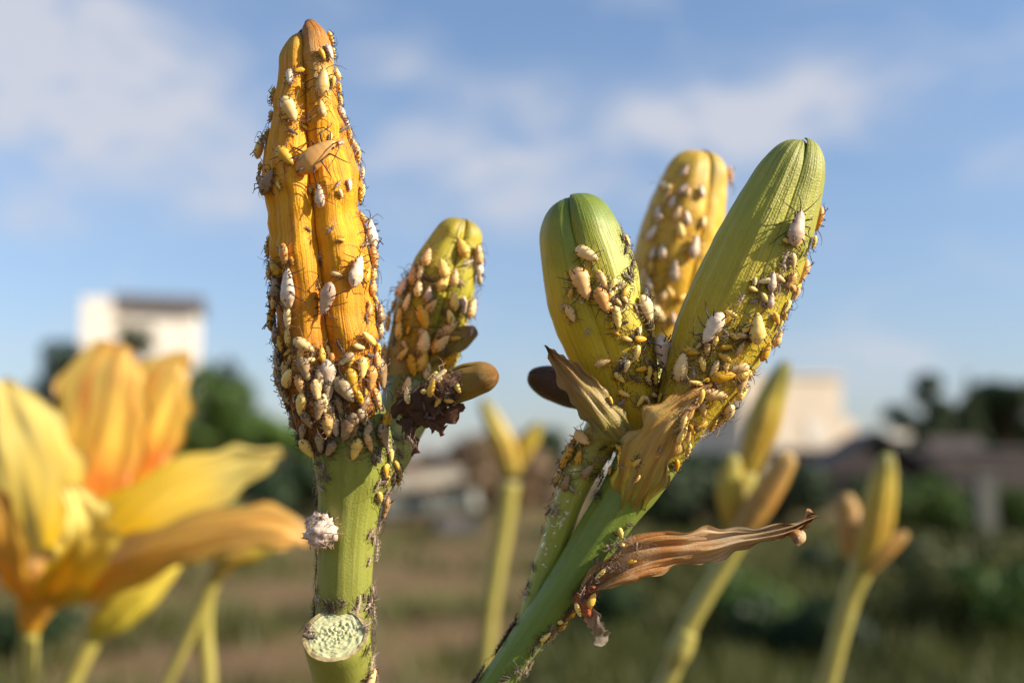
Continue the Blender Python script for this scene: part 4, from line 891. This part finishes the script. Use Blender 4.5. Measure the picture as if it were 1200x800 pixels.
crowd([(545, 780), (570, 725), (620, 660), (650, 640), (640, 660), (600, 700), (555, 775)], 7, ['darkskin', 'darkskin', 'skin'], 12, 20, L10, .3, None, DB + .5)
crowd([(585, 800), (610, 795), (700, 690), (745, 610), (725, 620), (660, 715)], 34, ['skin', 'darkskin', 'nymph', 'skin'], 11, 18, L10, .3, None, DB)
crowd([(640, 745), (690, 690), (700, 715), (655, 760)], 7, ['yellow', 'pale'], 17, 24, L10, .5, (60, 40), DB)
crowd([(690, 660), (735, 630), (770, 640), (730, 670)], 9, ['skin', 'nymph'], 12, 16, L10, .4)
crowd([(560, 750), (572, 712), (592, 722), (582, 752)], 10, ['darkskin', 'darkskin', 'skin'], 13, 19, L10, .25, None, DB + 2)
crowd([(526, 800), (540, 765), (554, 775), (545, 800)], 8, ['darkskin'], 14, 20, L10, .3, None, DB + .5)
L11 = lab('along the stem of the left plant')
crowd([(432, 600), (446, 590), (440, 700), (445, 800), (426, 800), (430, 700)], 24, ['skin', 'skin', 'darkskin'], 12, 18, L11, .3, None, D0)
crowd([(360, 600), (378, 600), (375, 720), (360, 800), (352, 760)], 13, ['darkskin', 'skin'], 12, 18, L11, .35, None, D0)
crowd([(360, 700), (435, 695), (436, 720), (400, 712), (362, 722)], 14, ['skin', 'darkskin'], 12, 18, L11, .3, None)
crowd([(440, 520), (500, 500), (470, 560), (450, 600), (440, 590)], 20, ['darkskin', 'nymph', 'skin', 'darkskin'], 13, 20, L11, .3, None, D0 + 3)
crowd([(370, 540), (385, 540), (380, 610), (368, 600)], 8, ['darkskin', 'skin'], 12, 18, L11, .35, None, D0)
L12 = lab('on the dark withered scraps by the stubby bud')
crowd([(488, 452), (540, 445), (545, 485), (500, 498)], 14, ['darkskin', 'skin', 'nymph', 'darkskin'], 13, 19, L12, .3, None, D0 - 5)
aphid(431, 793, 26, 60, 'orange', 'orange aphid beside the cut stump at the bottom edge', Dh=D0 - 3)
aphid(452, 596, 30, 190, 'grey', 'dark long-legged aphid right of the left stem in shade', Dh=D0, ant=1)

# ---- round woolly tuft on the left stem
h = surf(378, 622, 121)
if h:
    loc, nor = h; r = 17.5 * S(121); rt = empty('woolly_tuft', loc, 'round pinkish white woolly tuft on the left stem above the stump', 'tuft')
    c = W(376, 622, D0 - 3.7); V, F = [], []; nr_, ns_ = 18, 24
    for i in range(nr_ + 1):
        for j in range(ns_):
            t, a = math.pi * i / nr_, 2 * math.pi * j / ns_; d = Vector((math.sin(t) * math.cos(a), math.sin(t) * math.sin(a), math.cos(t)))
            V.append(c + d * r * (1 + .38 * mnoise.noise(d * 2.6) + .26 * mnoise.noise(d * 7)))
    for i in range(nr_):
        for j in range(ns_): F.append((i * ns_ + j, i * ns_ + (j + 1) % ns_, (i + 1) * ns_ + (j + 1) % ns_, (i + 1) * ns_ + j))
    part('woolly_body', (V, F), plain('wool_white', (.72, .58, .48), rough=.8, scale=2200, alt=(.36, .24, .19)), rt)
    gs = []
    for k in range(34):
        d = Vector((arnd.gauss(0, 1), arnd.gauss(0, 1), arnd.gauss(0, 1))).normalized(); e = (d + Vector((arnd.gauss(0, .5), arnd.gauss(0, .5), arnd.gauss(0, .5)))).normalized()
        gs.append(wtube([c + d * r * .95, c + d * r * 1.12 + e * r * .12, c + d * r * 1.12 + e * r * arnd.uniform(.1, .5)], [.00006, .00005, .00003], 4))
    tag(part('wool', join(*gs)[:2], M['ap_skin'], rt), kind='stuff')
    for k in range(12):
        d = (Vector((arnd.gauss(0, 1), arnd.gauss(0, 1), arnd.gauss(0, 1))) - FWD * .6).normalized(); x = d.cross(Vector((arnd.gauss(0, 1), arnd.gauss(0, 1), arnd.gauss(0, 1)))).normalized(); s = arnd.uniform(10, 15) * S(116)
        o = bpy.data.objects.new('shed_skin', arnd.choice(SKIN)); col.objects.link(o); tag(o, 'shed aphid skin stuck to the round woolly tuft', 'shed skin', 'skins on the woolly tuft')
        o.matrix_world = Matrix.Translation(c + d * r * .98) @ Matrix((x, d.cross(x), d)).transposed().to_4x4() @ Matrix.Scale(s, 4)
# ---- honeydew on the pale pedicel
V, F = [], []
for k in range(46):
    px = arnd.uniform(636, 682); py = 640 - (px - 640) * 2.2 + arnd.gauss(0, 14); hh = surf(px, py)
    if not hh: continue
    r = arnd.uniform(.9, 2.6) * S(120); n0 = len(V); a_, b_ = hh
    for i in range(7):
        for j in range(10):
            t, a = math.pi * i / 6, 2 * math.pi * j / 10; V.append(a_ + Vector((math.sin(t) * math.cos(a), math.sin(t) * math.sin(a), math.cos(t))) * r)
    for i in range(6):
        for j in range(10): F.append((n0 + i * 10 + j, n0 + i * 10 + (j + 1) % 10, n0 + (i + 1) * 10 + (j + 1) % 10, n0 + (i + 1) * 10 + j))
hm, hnt, hp = nodes_mat('honeydew'); hp.inputs['Base Color'].default_value = (.9, .88, .6, 1); hp.inputs['Roughness'].default_value = .06; hp.inputs['Transmission Weight'].default_value = .6; hp.inputs['IOR'].default_value = 1.4
tag(part('honeydew', (V, F), hm, PB), kind='stuff')
